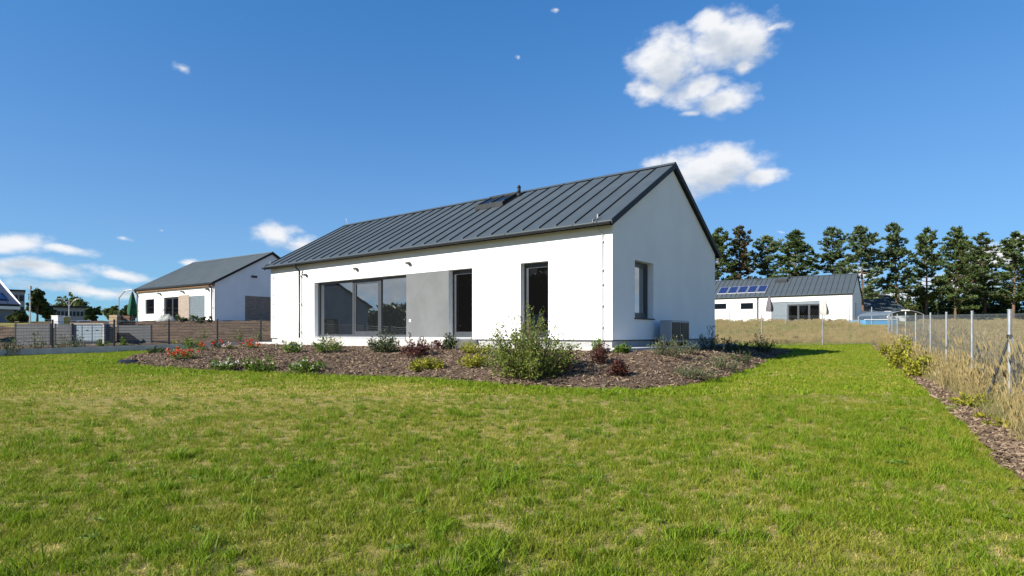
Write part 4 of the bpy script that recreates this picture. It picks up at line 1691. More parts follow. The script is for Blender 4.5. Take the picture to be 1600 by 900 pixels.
m_.box(-w_ - .03, w_ + .03, -.04, .24, zt_ + .002, zt_ + .07)
m_.build('coping', M['white_plastic'], e)


# ================================================================ trees
def rot_basis(d):
    d = d / np.linalg.norm(d)
    u = np.cross(d, (0, 0, 1.0))
    if np.linalg.norm(u) < .1:
        u = np.cross(d, (1.0, 0, 0))
    u /= np.linalg.norm(u)
    return d, u, np.cross(d, u)


def pine_meshes(seed, H, base_f, spread, mat, mat2):
    rg = np.random.default_rng(seed)
    tk = MB()
    pts = [(0, 0, -.3)]
    lx_, ly_ = 0.0, 0.0
    for i in range(1, 9):
        lx_ += rg.normal() * .06
        ly_ += rg.normal() * .06
        pts.append((lx_, ly_, H * i / 8.0))
    tk.tube(pts, .24, 8, .03)

    def trunk_at(z):
        f_ = min(max(z / H * 8, 0), 7.999)
        i = int(f_)
        a, b = np.array(pts[i]), np.array(pts[i + 1])
        return a + (b - a) * (f_ - i)
    V, F, MI = [], [], []
    z = H * base_f
    nv = 0
    while z < H * .985:
        f_ = (z / H - base_f) / (1 - base_f)
        prof = (1 - f_) ** .62 * (1.0 if f_ > .25 else .72 + 1.1 * f_)
        nb = int(rg.integers(4, 7))
        a0 = rg.uniform(0, 6.28)
        for b in range(nb):
            if rg.random() < (.34 if f_ < .45 else .10):
                continue
            an = a0 + 6.283 * b / nb + rg.normal() * .25
            ln = max(.35, spread * prof * rg.uniform(.35, 1.3))
            s0 = trunk_at(z)
            lift = rg.uniform(-.05, .30) + .35 * f_
            dirv = np.array([math.cos(an), math.sin(an), lift])
            tip = s0 + dirv * ln
            mid = s0 + dirv * ln * .55 + np.array([0, 0, -.07 * ln])
            tk.tube([tuple(s0), tuple(mid), tuple(tip)], .05 * (1 - f_) + .015, 4, .01, cap=False)
            nc = max(2, int(ln / .42))
            for c in range(nc):
                t = .28 + .72 * (c + rg.random() * .6) / nc
                t = min(t, 1.0)
                cp = (s0 * (1 - t) ** 2 + 2 * mid * t * (1 - t) + tip * t * t) + rg.normal(size=3) * np.array([.2, .2, .1]) * (.5 + ln * .2)
                nt_ = int(rg.integers(16, 24))
                rad = rg.uniform(.42, .75)
                dv = rg.normal(size=(nt_, 3))
                dv[:, 2] = np.abs(dv[:, 2]) * .75 - .12
                dv += dirv * .5
                dv /= np.linalg.norm(dv, axis=1)[:, None]
                sd_ = np.cross(dv, rg.normal(size=(nt_, 3)))
                sd_ /= np.linalg.norm(sd_, axis=1)[:, None]
                r_ = rad * rg.uniform(.6, 1.15, nt_)[:, None]
                wd = rg.uniform(.06, .12, nt_)[:, None]
                q = np.stack([cp - dv * .04 - sd_ * wd * .5, cp + dv * r_ * .6 - sd_ * wd, cp + dv * r_, cp + dv * r_ * .6 + sd_ * wd], 1)
                V.append(q.reshape(-1, 3))
                F.append(np.arange(nt_ * 4).reshape(-1, 4) + nv)
                nv += nt_ * 4
                MI += [1 if rg.random() < .22 else 0] * nt_
        z += rg.uniform(.36, .62) * H / 15
    crown = np_mesh('crown', np.concatenate(V), np.concatenate(F), [mat, mat2], False, MI)
    me_c = crown.data
    bpy.data.objects.remove(crown)
    me_t = tk.mesh('trunk', M['bark'])
    me_t.polygons.foreach_set('use_smooth', [True] * len(me_t.polygons))
    return me_t, me_c, H


PV = [pine_meshes(1, 15.0, .24, 4.8, M['needle'], M['needle_blue']), pine_meshes(2, 15.0, .32, 5.0, M['needle_blue'], M['needle']),
      pine_meshes(3, 15.0, .16, 4.3, M['needle'], M['needle']), pine_meshes(4, 15.0, .2, 4.4, M['needle_brown'], M['needle']),
      pine_meshes(5, 15.0, .26, 5.4, M['needle_blue'], M['needle_blue']), pine_meshes(6, 15.0, .26, 4.2, M['needle'], M['needle_brown'])]
PINES = [
    (1120, 356, 95, 0, 'dark pine half hidden behind the big white gable'), (1160, 352, 97, 3, 'pine with browning lower branches beyond the solar panels'),
    (1201, 370, 101, 4, 'shorter pine just above the solar house skylight, next to the browning pine'), (1240, 363, 93, 2, 'dense dark conical pine above the middle of the solar house roof'),
    (1303, 357, 97, 1, 'pale blue-green pine above the right end of the solar house ridge'), (1349, 354, 88, 4, 'spreading blue-green pine with bare trunk at the corner of the solar house'),
    (1404, 350, 90, 1, 'slender pine with a long bare trunk above the arched shelter'), (1447, 355, 95, 0, 'open-crowned pine right of the arched shelter'),
    (1492, 357, 92, 2, 'densest dark pine right of the open-crowned pine'), (1540, 365, 99, 5, 'thin airy pine with pale cloud showing through it'),
    (1517, 376, 110, 3, 'lower olive pine set back between the densest and the airy pine'),
    (1583, 362, 93, 0, 'broad dark pine at the right edge of the row'), (1628, 360, 97, 4, 'pine cut off by the right edge of the picture')]
for (px, yt, Y, v, lab) in PINES:
    c_ = at(px, yt, Y)
    g_ = float(gz(c_.x, Y))
    H_ = c_.z - g_
    e = empty('pine_tree', (c_.x, Y, g_), random.uniform(0, 6.28))
    s_ = H_ / PV[v][2]
    e.scale = (s_ * random.uniform(.75, 1.18), s_ * random.uniform(.75, 1.18), s_)
    e.rotation_euler = (random.uniform(-.035, .035), random.uniform(-.035, .035), e.rotation_euler[2])
    tag(e, lab, 'pine tree', 'row of pines behind the dry field')
    link(bpy.data.objects.new('trunk', PV[v][0]), e)
    link(bpy.data.objects.new('crown', PV[v][1]), e)


def broad_tree(name, px, yt, yb, Y, hw, seed, mats, label, n=5000, size=.22, conical=False, cat='tree', group=None, loc=None):
    if loc is None:
        c_ = at(px, yt, Y)
        X, ztop = c_.x, c_.z
        rad = hw / FPX * Y
    else:
        X, Y, ztop, rad = loc
    g_ = float(gz(X, Y)) if yb is None else at(px, yb, Y).z
    H_ = ztop - g_
    rg = np.random.default_rng(seed)
    lobes = []
    for i in range(13):
        f_ = rg.uniform(.28, .9)
        wr = (1.05 - f_) * rad * 1.1 if conical else rad * math.sin(math.pi * min(1, .18 + f_ * .8)) * .95
        an = rg.uniform(0, 6.28)
        d_ = wr * rg.uniform(.25, .75)
        rr = max(.28 * rad, wr * rg.uniform(.35, .6))
        lobes.append((d_ * math.cos(an), d_ * math.sin(an), H_ * f_, rr, rr, min(rr * .85, H_ * (1 - f_) * 1.0 + .1)))
    lobes.append((0, 0, H_ * .93 - .1, rad * .22, rad * .22, H_ * .09))
    e = empty(name, (X, Y, g_))
    tag(e, label, cat, group)
    tk = MB()
    tk.tube([(0, 0, -.2), (.05, .02, H_ * .35), (0, 0, H_ * .8)], .05 * H_ ** .6 + .03, 8, .03)
    for l in lobes[:8]:
        tk.tube([(0, 0, H_ * .2), (l[0] * .5, l[1] * .5, l[2] * .75), (l[0], l[1], l[2])], .05, 5, .015, cap=False)
    tk.build('trunk', M['bark_grey'], e, smooth=True)
    V, F, MI = leafy(seed + 50, lobes, n, size, mats)
    np_mesh('crown', V, F, mats, e, MI)
    return e


broad_tree('conical_tree', 58, 453, None, 72, 23, 21, [M['tree_dark'], M['tree_dark'], M['tree_olive']], 'dark green conical tree behind the slim lamp post', 5200, .26, True)
broad_tree('broad_tree', 106, 456, None, 128, 28, 22, [M['tree_leaf'], M['tree_olive']], 'rounded light green tree rising over the long grey office building', 6500, .28)
broad_tree('low_tree', 148, 480, None, 82, 15, 23, [M['tree_dark']], 'low dark green tree right of the grey office building', 2600, .25)
broad_tree('garden_tree', 176, 478, None, 66, 16, 24, [M['tree_olive'], M['tree_leaf']], 'olive green garden tree between the dark low tree and the green parasol', 3000, .2)
broad_tree('hedge_tree', 197, 474, None, 70, 14, 25, [M['tree_olive'], M['tree_dark']], 'bushy olive tree just left of the green parasol', 2600, .2)
broad_tree('small_tree', 30, 486, None, 56, 14, 26, [M['tree_olive'], M['tree_dark']], 'small brownish green tree in front of the blue-roofed house', 2200, .18)

# dark undergrowth that closes the gap under the pines
lob = []
rg = np.random.default_rng(77)
for px in np.arange(1392, 1680, 9):
    Y = rg.uniform(99, 108)
    top = at(px, rg.uniform(436, 458) if px > 1396 else 470, Y).z
    X = at(px, 480, Y).x
    lob.append((X, Y, 2.7 + (top - 2.7) * .45, rg.uniform(1.5, 2.2), 1.6, (top - 2.7) * .5))
    lob.append((X + rg.normal(), Y - 4, 3.6, rg.uniform(1.5, 2.4), 1.6, 1.7))
for px in np.arange(1105, 1290, 16):
    X = at(px, 480, 108).x
    lob.append((X, 108, 5.0, 1.9, 1.6, 3.2))
V, F, MI = leafy(78, lob, 30000, .3, [0, 1, 2])
o_ = np_mesh('undergrowth', V, F, [M['tree_dark'], M['tree_dark'], M['tree_olive']], None, MI)
o_['kind'] = 'stuff'
o_['label'] = 'dark mass of bushes closing the gap under the pines'

# what the window panes look out on, to the left of the picture: trees and a gabled house
for i, (X, Y, zt_, rad, lab) in enumerate((
        (-36, 5, 9.5, 4.6, 'tall dark tree mirrored in the door nearest the big bush'), (-31, -1, 9.0, 4.4, 'broad dark tree mirrored beside the tallest one in the same door'),
        (-32, 14.0, 9.5, 4.4, 'dark tree mirrored in the door beside the grey panel'),
        (-62, 19, 5.6, 4.5, 'distant dark tree mirrored in the widest right pane of the terrace window'), (-66, 25, 5.4, 4.5, 'distant bushy tree mirrored in the sliding terrace door'),
        (-60, 13, 5.8, 4.2, 'distant rounded tree mirrored at the edge of the right window pane'))):
    broad_tree('mirrored_tree', 0, 0, None, Y, 0, 300 + i, [M['tree_dark'], M['tree_olive']], lab, 6500, .34, loc=(X, Y, zt_, rad), group='trees mirrored in the windows')
mh = empty('mirrored_house', (-33.5, 23.0, 0), R(-8))
tag(mh, 'gabled house mirrored as a dark shape in the left window pane', 'house')
shell(mh, 12, 7.5, .4, 3.9, 6.4, [], [(2.5, 4.0, 1.5, 2.8)], M['far_wall'])
roof_on(mh, 12, 7.5, 3.9, 6.4, .3, .2, 20, M['roof'])
window(mh, side, 2.5, 4.0, 1.5, 2.8, .15, [(2.5, 4.0, 0)], .07, glass='glass_dark')


# ================================================================ plants in the beds
def plant_mesh(seed, h, w_, n_stem, leaf, leaf_n, droop=.3, upright=.5, shoots=0, narrow=1.0, bare=.15):
    """stems that rise and arch from the base, leaves set along them"""
    rg = np.random.default_rng(seed)
    st = MB()
    P, D = [], []
    for i in range(n_stem + shoots):
        an = rg.uniform(0, 6.283)
        k = math.sqrt(rg.random())
        hh = h * (rg.uniform(.4, 1.05) if i < n_stem else rg.uniform(1.1, 1.45)) * (1 - .6 * k * k * (1 - .6 * upright))
        out = w_ * .58 * k * (1.0 if i < n_stem else .8)
        b = np.array([math.cos(an) * out * .42, math.sin(an) * out * .42, -.02])
        m = np.array([math.cos(an) * out * .7, math.sin(an) * out * .7, hh * .62])
        t = np.array([math.cos(an) * out, math.sin(an) * out, hh * (1 - droop * k * .5)])
        m = m + rg.normal(size=3) * .05 * h
        pts = [b * (1 - s) ** 2 + 2 * m * s * (1 - s) + t * s * s for s in (0, .35, .7, 1)]
        st.tube([tuple(q) for q in pts], .004 + .006 * h, 4, .002, cap=False)
        nl = leaf_n if i < n_stem else leaf_n // 2
        ss_ = rg.uniform(bare, 1.0, nl)
        pp = b * ((1 - ss_) ** 2)[:, None] + 2 * m * (ss_ * (1 - ss_))[:, None] + t * (ss_ ** 2)[:, None]
        tw = .10 * h if i < n_stem else .03 * h
        P.append(pp + rg.normal(size=(nl, 3)) * tw * (1.1 - .55 * ss_)[:, None])
        D.append(np.repeat(((t - b) / (np.linalg.norm(t - b) + 1e-6))[None], nl, 0))
    P, D = np.concatenate(P), np.concatenate(D)
    P[:, 2] = np.maximum(P[:, 2], .01)
    n = len(P)
    d = D * .6 + rg.normal(size=(n, 3)) * .7
    d /= np.linalg.norm(d, axis=1)[:, None]
    s_ = np.cross(d, rg.normal(size=(n, 3)) * .6 + np.array([0, 0, 1.0]))
    s_ /= np.linalg.norm(s_, axis=1)[:, None] + 1e-6
    L_ = (leaf * rg.uniform(.6, 1.35, n))[:, None]
    V = np.stack([P, P + d * L_ * .5 - s_ * L_ * .27 * narrow, P + d * L_, P + d * L_ * .5 + s_ * L_ * .27 * narrow], 1).reshape(-1, 3)
    return st, V, np.arange(n * 4).reshape(-1, 4), P


def flower_mesh(seed, P, h, n, r, spots=None):
    rg = np.random.default_rng(seed)
    hi = P[P[:, 2] > np.quantile(P[:, 2], .45)]
    V = []
    for i in range(n):
        c = hi[rg.integers(0, len(hi))] + np.array([0, 0, r * .6]) + rg.normal(size=3) * .02
        for j in range(9):
            d = rg.normal(size=3) + np.array([0, 0, .4])
            d /= np.linalg.norm(d)
            s_ = np.cross(d, rg.normal(size=3))
            s_ /= np.linalg.norm(s_)
            rr = r * rg.uniform(.6, 1.1)
            V += [c, c + d * rr * .6 - s_ * rr * .45, c + d * rr, c + d * rr * .6 + s_ * rr * .45]
    V = np.array(V)
    return V, np.arange(len(V)).reshape(-1, 4)


def shrub(name, px, py, w_px, h_px, mat, label, seed, n_stem=26, leaf=.05, leaf_n=26, flowers=None, cat='shrub', group=None, **kw):
    x, y, z = hit(px, py)
    h, w_ = h_px / FPX * y, 1.05 * w_px / FPX * y
    if name not in ('big_bush', 'feathery_plant', 'shaded_shrub'):
        leaf, leaf_n = leaf * 1.25, int(leaf_n * 1.3)
    e = empty(name, (x, y, z), 0)
    tag(e, label, cat, group)
    st, V, F, P = plant_mesh(seed, h, w_, n_stem, leaf, leaf_n, **kw)
    st.build('stems', M['stem'], e)
    np_mesh('foliage', V, F, M[mat], e)
    if flowers:
        fm, n, r = flowers
        fv, ff = flower_mesh(seed + 1, P, h, n, r)
        np_mesh('blossoms', fv, ff, M[fm], e)
    return e


GB = 'shrubs and flowers in the mulch bed'
shrub('rose_bush', 285, 562, 40, 23, 'leaf_green', 'largest red-flowering rose bush at the left tip of the mulch bed', 401, 20, .05, 16, ('petal_red', 46, .055), 'rose bush', GB)
shrub('rose_bush', 315, 547, 17, 12, 'leaf_green', 'small red rose low in the bed behind the largest red rose', 402, 12, .05, 12, ('petal_red', 18, .05), 'rose bush', GB)
shrub('rose_bush', 339, 545, 21, 16, 'leaf_dark', 'orange-red rose beside the pale pink rose', 403, 12, .05, 14, ('petal_red', 20, .055), 'rose bush', GB)
shrub('rose_bush', 358, 546, 20, 13, 'leaf_green', 'pale pink rose between the orange-red roses', 404, 12, .05, 12, ('petal_pink', 18, .055), 'rose bush', GB)
shrub('rose_bush', 391, 545, 26, 16, 'leaf_green', 'red rose nearest the left corner of the white house', 405, 14, .05, 14, ('petal_red', 30, .055), 'rose bush', GB)
shrub('rose_bush', 352, 577, 42, 20, 'leaf_green', 'low white-flowering rose at the front edge left of a pinkish one', 406, 22, .05, 26, ('petal_white', 30, .045), 'rose bush', GB)
shrub('rose_bush', 406, 581, 48, 27, 'leaf_green', 'green rose with pale pink flowers at the front edge of the bed', 407, 26, .055, 30, ('petal_pink', 22, .045), 'rose bush', GB)
shrub('rose_bush', 482, 581, 52, 23, 'leaf_green', 'wide low white-flowering rose at the front edge below the downpipe', 408, 26, .055, 30, ('petal_white', 22, .045), 'rose bush', GB)
shrub('rose_bush', 455, 551, 36, 22, 'leaf_green', 'white-flowering rose directly below the downpipe', 409, 24, .055, 26, ('petal_white', 22, .05), 'rose bush', GB)
shrub('rose_bush', 514, 550, 44, 25, 'leaf_green', 'white-flowering rose with a dry plume below the left window pane', 410, 24, .055, 26, ('petal_white', 26, .05), 'rose bush', GB)
shrub('plume_grass', 517, 545, 22, 26, 'straw', 'dry buff plume behind the white rose below the left pane', 411, 14, .09, 12, None, 'grass', GB, narrow=.5)
shrub('yellow_shrub', 271, 545, 16, 16, 'leaf_yellow', 'small yellow-leaved shrub at the left end of the bed', 412, 12, .06, 14, None, 'shrub', GB)
shrub('green_shrub', 298, 545, 24, 24, 'leaf_green', 'bright green shrub behind the small red rose', 413, 18, .06, 22, None, 'shrub', GB)
shrub('low_weeds', 240, 552, 28, 12, 'leaf_dark', 'dark green weeds at the far left tip of the bed', 414, 16, .06, 16, None, 'plant', GB)
shrub('spiky_shrub', 600, 551, 46, 34, 'leaf_dark', 'dark green shrub with upright twigs below the right window pane', 415, 34, .055, 34, None, 'shrub', GB, shoots=6)
shrub('barberry', 648, 556, 52, 32, 'leaf_red', 'wide dark red barberry below the grey wall panel', 416, 34, .05, 32, None, 'shrub', GB, shoots=5)
shrub('barberry', 684, 546, 30, 20, 'leaf_red', 'small red-green barberry between the wide barberry and the dark spire', 417, 18, .05, 22, None, 'shrub', GB)
shrub('dwarf_conifer', 703, 546, 20, 27, 'leaf_dark', 'slim dark spire-shaped shrub below the door beside the grey panel', 418, 22, .05, 30, None, 'shrub', GB, upright=1.0)
shrub('golden_shrub', 665, 578, 52, 21, 'leaf_yellow', 'low golden shrub alone in front of the wide barberry', 419, 30, .05, 34, None, 'shrub', GB)
shrub('golden_shrub', 738, 573, 44, 24, 'leaf_yellow', 'golden shrub left of the big bush, nearer the lawn', 420, 28, .05, 30, None, 'shrub', GB)
shrub('golden_shrub', 742, 553, 54, 24, 'leaf_yellow', 'yellow-green shrub left of the big bush, nearer the wall', 421, 26, .05, 28, None, 'shrub', GB)
shrub('big_bush', 828, 588, 135, 86, 'leaf_bush', 'big feathery yellow-green bush with long shoots before the right door', 422, 105, .06, 70, None, 'bush', None, shoots=60, upright=.6, bare=.02)
shrub('barberry', 884, 577, 34, 46, 'leaf_red', 'reddish shrub tucked behind the right side of the big bush', 423, 22, .045, 28, None, 'shrub', GB)
shrub('upright_barberry', 938, 568, 24, 36, 'leaf_red', 'upright dark red shrub in front of the house corner', 424, 24, .045, 30, None, 'shrub', GB, upright=1.0)
shrub('upright_shrub', 934, 553, 18, 24, 'leaf_green', 'upright fresh green shrub just behind the upright red one', 425, 16, .05, 22, None, 'shrub', GB, upright=1.0)
shrub('dark_barberry', 965, 587, 30, 28, 'leaf_red', 'dark red barberry standing nearest the lawn below the house corner', 426, 24, .045, 28, None, 'shrub', GB)
shrub('box_plant', 973, 552, 22, 17, 'leaf_green', 'small round green shrub at the foot of the house corner', 427, 20, .045, 30, None, 'shrub', GB)
GR = 'feathery plants beside the gable'
shrub('feathery_plant', 1042, 556, 52, 30, 'leaf_grey', 'tall grey-green feathery plant in front of the heat pump', 428, 32, .06, 30, None, 'plant', GR, shoots=12, narrow=.6)
shrub('feathery_plant', 1072, 552, 34, 24, 'leaf_grey', 'feathery plant right of the heat pump foot', 429, 20, .06, 24, None, 'plant', GR, shoots=4, narrow=.6)
shrub('feathery_plant', 1086, 590, 62, 24, 'leaf_grey', 'wide grey-green plant nearest the lawn below the gable', 430, 32, .055, 30, None, 'plant', GR, shoots=8, narrow=.6)
shrub('feathery_plant', 1128, 576, 54, 25, 'leaf_grey', 'grey-green plant right of the widest one below the gable', 431, 30, .055, 28, None, 'plant', GR, shoots=8, narrow=.6)
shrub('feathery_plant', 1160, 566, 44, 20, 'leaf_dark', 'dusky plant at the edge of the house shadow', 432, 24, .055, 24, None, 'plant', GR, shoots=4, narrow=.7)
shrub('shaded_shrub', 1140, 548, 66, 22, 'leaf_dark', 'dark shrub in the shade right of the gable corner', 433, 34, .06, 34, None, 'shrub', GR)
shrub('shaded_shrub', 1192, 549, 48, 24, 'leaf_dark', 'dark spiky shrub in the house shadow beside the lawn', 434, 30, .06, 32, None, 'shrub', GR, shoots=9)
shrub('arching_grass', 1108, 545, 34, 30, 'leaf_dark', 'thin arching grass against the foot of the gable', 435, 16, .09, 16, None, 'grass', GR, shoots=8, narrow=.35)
# bushes in the strip by the wire fence
GF = 'yellow bushes along the wire fence'
shrub('golden_bush', 1384, 556, 15, 26, 'leaf_yellow', 'farthest small golden bush by the fence corner', 441, 18, .06, 24, None, 'shrub', GF, upright=.9)
shrub('golden_bush', 1399, 558, 14, 26, 'leaf_yellow', 'small golden bush second from the fence corner', 442, 18, .06, 24, None, 'shrub', GF, upright=.9)
shrub('golden_bush', 1412, 577, 30, 50, 'leaf_yellow', 'tallest golden bush by the wire fence, narrow at the top', 443, 34, .06, 40, None, 'shrub', GF, upright=.9, shoots=4)
shrub('golden_bush', 1438, 592, 38, 44, 'leaf_yellow', 'broad yellow-green bush right of the tallest golden one', 444, 40, .055, 40, None, 'shrub', GF, upright=.7)
shrub('golden_bush', 1528, 640, 58, 28, 'leaf_yellow', 'low golden bush by the near fence posts', 445, 34, .045, 30, None, 'shrub', GF)
shrub('golden_bush', 1546, 660, 30, 17, 'leaf_yellow', 'smallest low golden bush nearest the lawn edge', 446, 20, .04, 24, None, 'shrub', GF)
shrub('golden_bush', 1574, 672, 56, 16, 'leaf_yellow', 'flat golden bush at the foot of the near braced post', 447, 24, .04, 24, None, 'shrub', GF)
# young hedge plants along the panel fence
GH = 'young plants along the panel fence'
for i, (px, py, w_, h_, mt, lab) in enumerate((
        (20, 556, 26, 34, 'leaf_grey', 'leftmost young pale green plant by the panel fence'), (57, 554, 26, 42, 'leaf_grey', 'taller young plant in front of the slatted screen at the far left'),
        (98, 551, 26, 36, 'leaf_grey', 'young plant just left of the pale meter cabinet'), (120, 550, 24, 30, 'leaf_grey', 'young plant in front of the left cabinet door'),
        (160, 549, 16, 22, 'leaf_green', 'small green plant in front of the right cabinet door'), (193, 547, 14, 24, 'leaf_green', 'slim green plant in front of the wide slatted screen'),
        (213, 547, 26, 12, 'leaf_dark', 'low dark plant at the fence foot beside the mulch tip'))):
    shrub('young_plant', px, py, w_, h_, mt, lab, 460 + i, 14, .07, 13, None, 'plant', GH, upright=.9)
for i, (px, py, h_, lab) in enumerate(((318, 534, 22, 'yellow-green sapling behind the fence below the brush heap'), (372, 534, 20, 'yellow-green sapling behind the fence below the far gable'),
                                       (404, 534, 26, 'tallest green sapling beside the left corner of the white house'))):
    x, y = (px - CX) / FPX * 31.5, 31.5
    e = empty('sapling', (x, y, float(gz(x, y)) + .02))
    tag(e, lab, 'sapling', 'saplings on the earth bank')
    st, V, F, P = plant_mesh(480 + i, 1.1, .5, 12, .08, 14, upright=1.0)
    st.build('stems', M['stem'], e)
    np_mesh('foliage', V, F, M['leaf_green'], e)
# dark drain cover at the bed's tip
x, y, z = hit(200, 567)
m_ = MB()
n = 14
ring = [(.32 * math.cos(2 * math.pi * i / n) * (1 + .12 * math.sin(i * 2.1)), .2 * math.sin(2 * math.pi * i / n), 0) for i in range(n)]
for i in range(n):
    a, b = ring[i], ring[(i + 1) % n]
    m_.face([(a[0], a[1], 0), (b[0], b[1], 0), (b[0] * .8, b[1] * .8, .09), (a[0] * .8, a[1] * .8, .09)])
m_.face([(a * .8, b * .8, .09) for a, b, c in ring])
o_ = m_.build('plastic_lid', material('blue_grey_plastic', (.014, .018, .026), .9, (.02, .025, .035), 5, spec=.1), None)
o_.location = (x, y, z + .01)
tag(o_, 'blue-grey plastic lid lying on the grass at the tip of the mulch bed', 'lid')


# ================================================================ ground cover
def tuft(seed, n, h, spread, width, mat, segs=2, lean=.5, head=False):
    rg = np.random.default_rng(seed)
    V, F = [], []
    for i in range(n):
        an, r_ = rg.uniform(0, 6.283), spread * math.sqrt(rg.random())
        bx, by = r_ * math.cos(an), r_ * math.sin(an)
        a2 = rg.uniform(0, 6.283)
        hh = h * rg.uniform(.45, 1.1)
        ln = lean * hh * rg.uniform(.2, 1.0)
        fa = rg.uniform(0, 6.283)
        sx_, sy_ = math.cos(fa) * width * .5, math.sin(fa) * width * .5
        b = len(V)
        for k in range(segs + 1):
            t = k / segs
            cx_, cy_, cz_ = bx + math.cos(a2) * ln * t * t, by + math.sin(a2) * ln * t * t, hh * (t - .18 * t * t * lean)
            if k < segs:
                wv = 1 - .55 * t
                V += [(cx_ - sx_ * wv, cy_ - sy_ * wv, cz_), (cx_ + sx_ * wv, cy_ + sy_ * wv, cz_)]
            else:
                V.append((cx_, cy_, cz_))
        for k in range(segs - 1):
            F.append((b + 2 * k, b + 2 * k + 1, b + 2 * k + 3, b + 2 * k + 2))
        F.append((b + 2 * segs - 2, b + 2 * segs - 1, b + 2 * segs))
        if head:
            hb_ = len(V)
            wv = width * 2.2
            tz = hh * (1 - .18 * lean)
            tx, ty = bx + math.cos(a2) * ln, by + math.sin(a2) * ln
            for q in range(2):
                c_, s_ = math.cos(fa + q * 1.57) * wv, math.sin(fa + q * 1.57) * wv
                V += [(tx, ty, tz - .09), (tx + c_, ty + s_, tz - .03), (tx + math.cos(a2) * .03, ty + math.sin(a2) * .03, tz + .08), (tx - c_, ty - s_, tz - .03)]
                F.append((hb_ + 4 * q, hb_ + 4 * q + 1, hb_ + 4 * q + 2, hb_ + 4 * q + 3))
    me = bpy.data.meshes.new('tuft')
    me.from_pydata(V, [], F)
    me.materials.append(mat)
    return bpy.data.objects.new('tuft', me)


# lawn: index 0-3 green, 4-6 lush, 7-9 dry, 10-12 coarse far tufts
src = [tuft(600 + i, 20, .068, .05, .0048, M['blade_green'], 3, .85) for i in range(4)]
src += [tuft(610 + i, 20, .098, .042, .0055, M['blade_lush'], 3, .75) for i in range(3)]
src += [tuft(620 + i, 20, .035, .075, .0045, M['blade_dry'], 2, 1.6) for i in range(3)]
src += [tuft(630, 14, .065, .10, .012, M['blade_green'], 2, 1.1), tuft(631, 14, .085, .10, .012, M['blade_lush'], 2, 1.0), tuft(632, 16, .045, .11, .010, M['blade_dry'], 2, 1.3)]
PT, RO, SC, IX = [], [], [], []
for (ya, yb, dens) in ((1.6, 4.5, 520), (4.5, 7, 420), (7, 10, 300), (10, 14, 200), (14, 20, 130), (20, 32, 85)):
    xa, xb = -(.93 * yb + 2.0), .93 * yb + 1.5
    n = int((xb - xa) * (yb - ya) * dens)
    x, y = RNG.uniform(xa, xb, n), RNG.uniform(ya, yb, n)
    ok = (x < lawn_right(y) + .05 * RNG.normal(size=n)) & (np.abs(x) < .93 * y + 2.0) & (bed_t(x, y) > 1.0 - .002 - .018 * RNG.random(n) ** 3) & (fl_side(x, y) > .05)
    x, y = x[ok], y[ok]
    n = len(x)
    # how dry: a broad parched zone left of centre, small patches everywhere, greener towards the bed
    edge = np.clip((bed_t(x, y) - 1.0) * 3.2, 0, 1)
    zone = np.exp(-(((x + 5.5) / 6.0) ** 2 + ((y - 10.5) / 3.4) ** 2))
    p1, p2, p3 = vnoise(x * .45, y * .45, 21), vnoise(x * 1.6, y * 1.6, 22), vnoise(x * 4.5, y * 4.5, 23)
    dry = .27 + .62 * zone + .26 * p1 + .24 * p2 + .36 * p3 - .55 * (1 - edge) - .25 * ss(14, 20, y) - .12 * ss(1.5, 5, x)
    bare = (vnoise(x * 1.15, y * 1.15, 31) + .6 * p3 > .86) & (y < 9)
    u = RNG.random(n)
    isdry = u < np.clip(dry, .06, .88)
    lush = (~isdry) & (RNG.random(n) < np.clip(.16 + .5 * (1 - edge) + .6 * vnoise(x * 3.6, y * 3.6, 41), 0, .8))
    keep = ~(bare & (RNG.random(n) < .82)) & ~(isdry & (p3 > .35) & (RNG.random(n) < .35))
    far = y > 11
    ix = np.where(isdry, 7 + RNG.integers(0, 3, n), np.where(lush, 4 + RNG.integers(0, 3, n), RNG.integers(0, 4, n)))
    ix = np.where(far, np.where(isdry, 12, np.where(lush, 11, 10)), ix)
    s_ = RNG.uniform(.65, 1.25, n) * (1 + lush * np.clip(.8 * vnoise(x * 4.3, y * 4.3, 44), -.25, .6)) * np.where(edge < .5, 1.25, 1.0)
    z = gz(x, y) + .025 * vnoise(x * .8, y * .8, 2) - .005
    PT.append(np.column_stack([x, y, z])[keep])
    RO.append(np.column_stack([RNG.normal(size=n) * .1, RNG.normal(size=n) * .1, RNG.uniform(0, 6.283, n)])[keep])
    SC.append(s_[keep])
    IX.append(ix[keep])
scatter('lawn_grass', np.concatenate(PT), np.concatenate(RO), np.concatenate(SC), np.concatenate(IX), src, 'patchy green and straw-coloured lawn grass')

# leafy weeds dotted through the lawn
wn_ = 260
x, y = RNG.uniform(-9, 9, wn_), RNG.uniform(2.4, 11, wn_)
ok = (np.abs(x) < .93 * y + 1) & (x < lawn_right(y)) & (bed_t(x, y) > 1.02)
x, y = x[ok], y[ok]


def rosette(seed):
    rg = np.random.default_rng(seed)
    V, F = [], []
    for i in range(9):
        an = 6.283 * i / 9 + rg.normal() * .2
        L_ = rg.uniform(.04, .075)
        c, s_ = math.cos(an), math.sin(an)
        b = len(V)
        V += [(0, 0, .004), (c * L_ * .5 - s_ * L_ * .2, s_ * L_ * .5 + c * L_ * .2, .022), (c * L_, s_ * L_, .012), (c * L_ * .5 + s_ * L_ * .2, s_ * L_ * .5 - c * L_ * .2, .022)]
        F.append((b, b + 1, b + 2, b + 3))
    me = bpy.data.meshes.new('rosette')
    me.from_pydata(V, [], F)
    me.materials.append(M['leaf_green'])
    return bpy.data.objects.new('rosette', me)


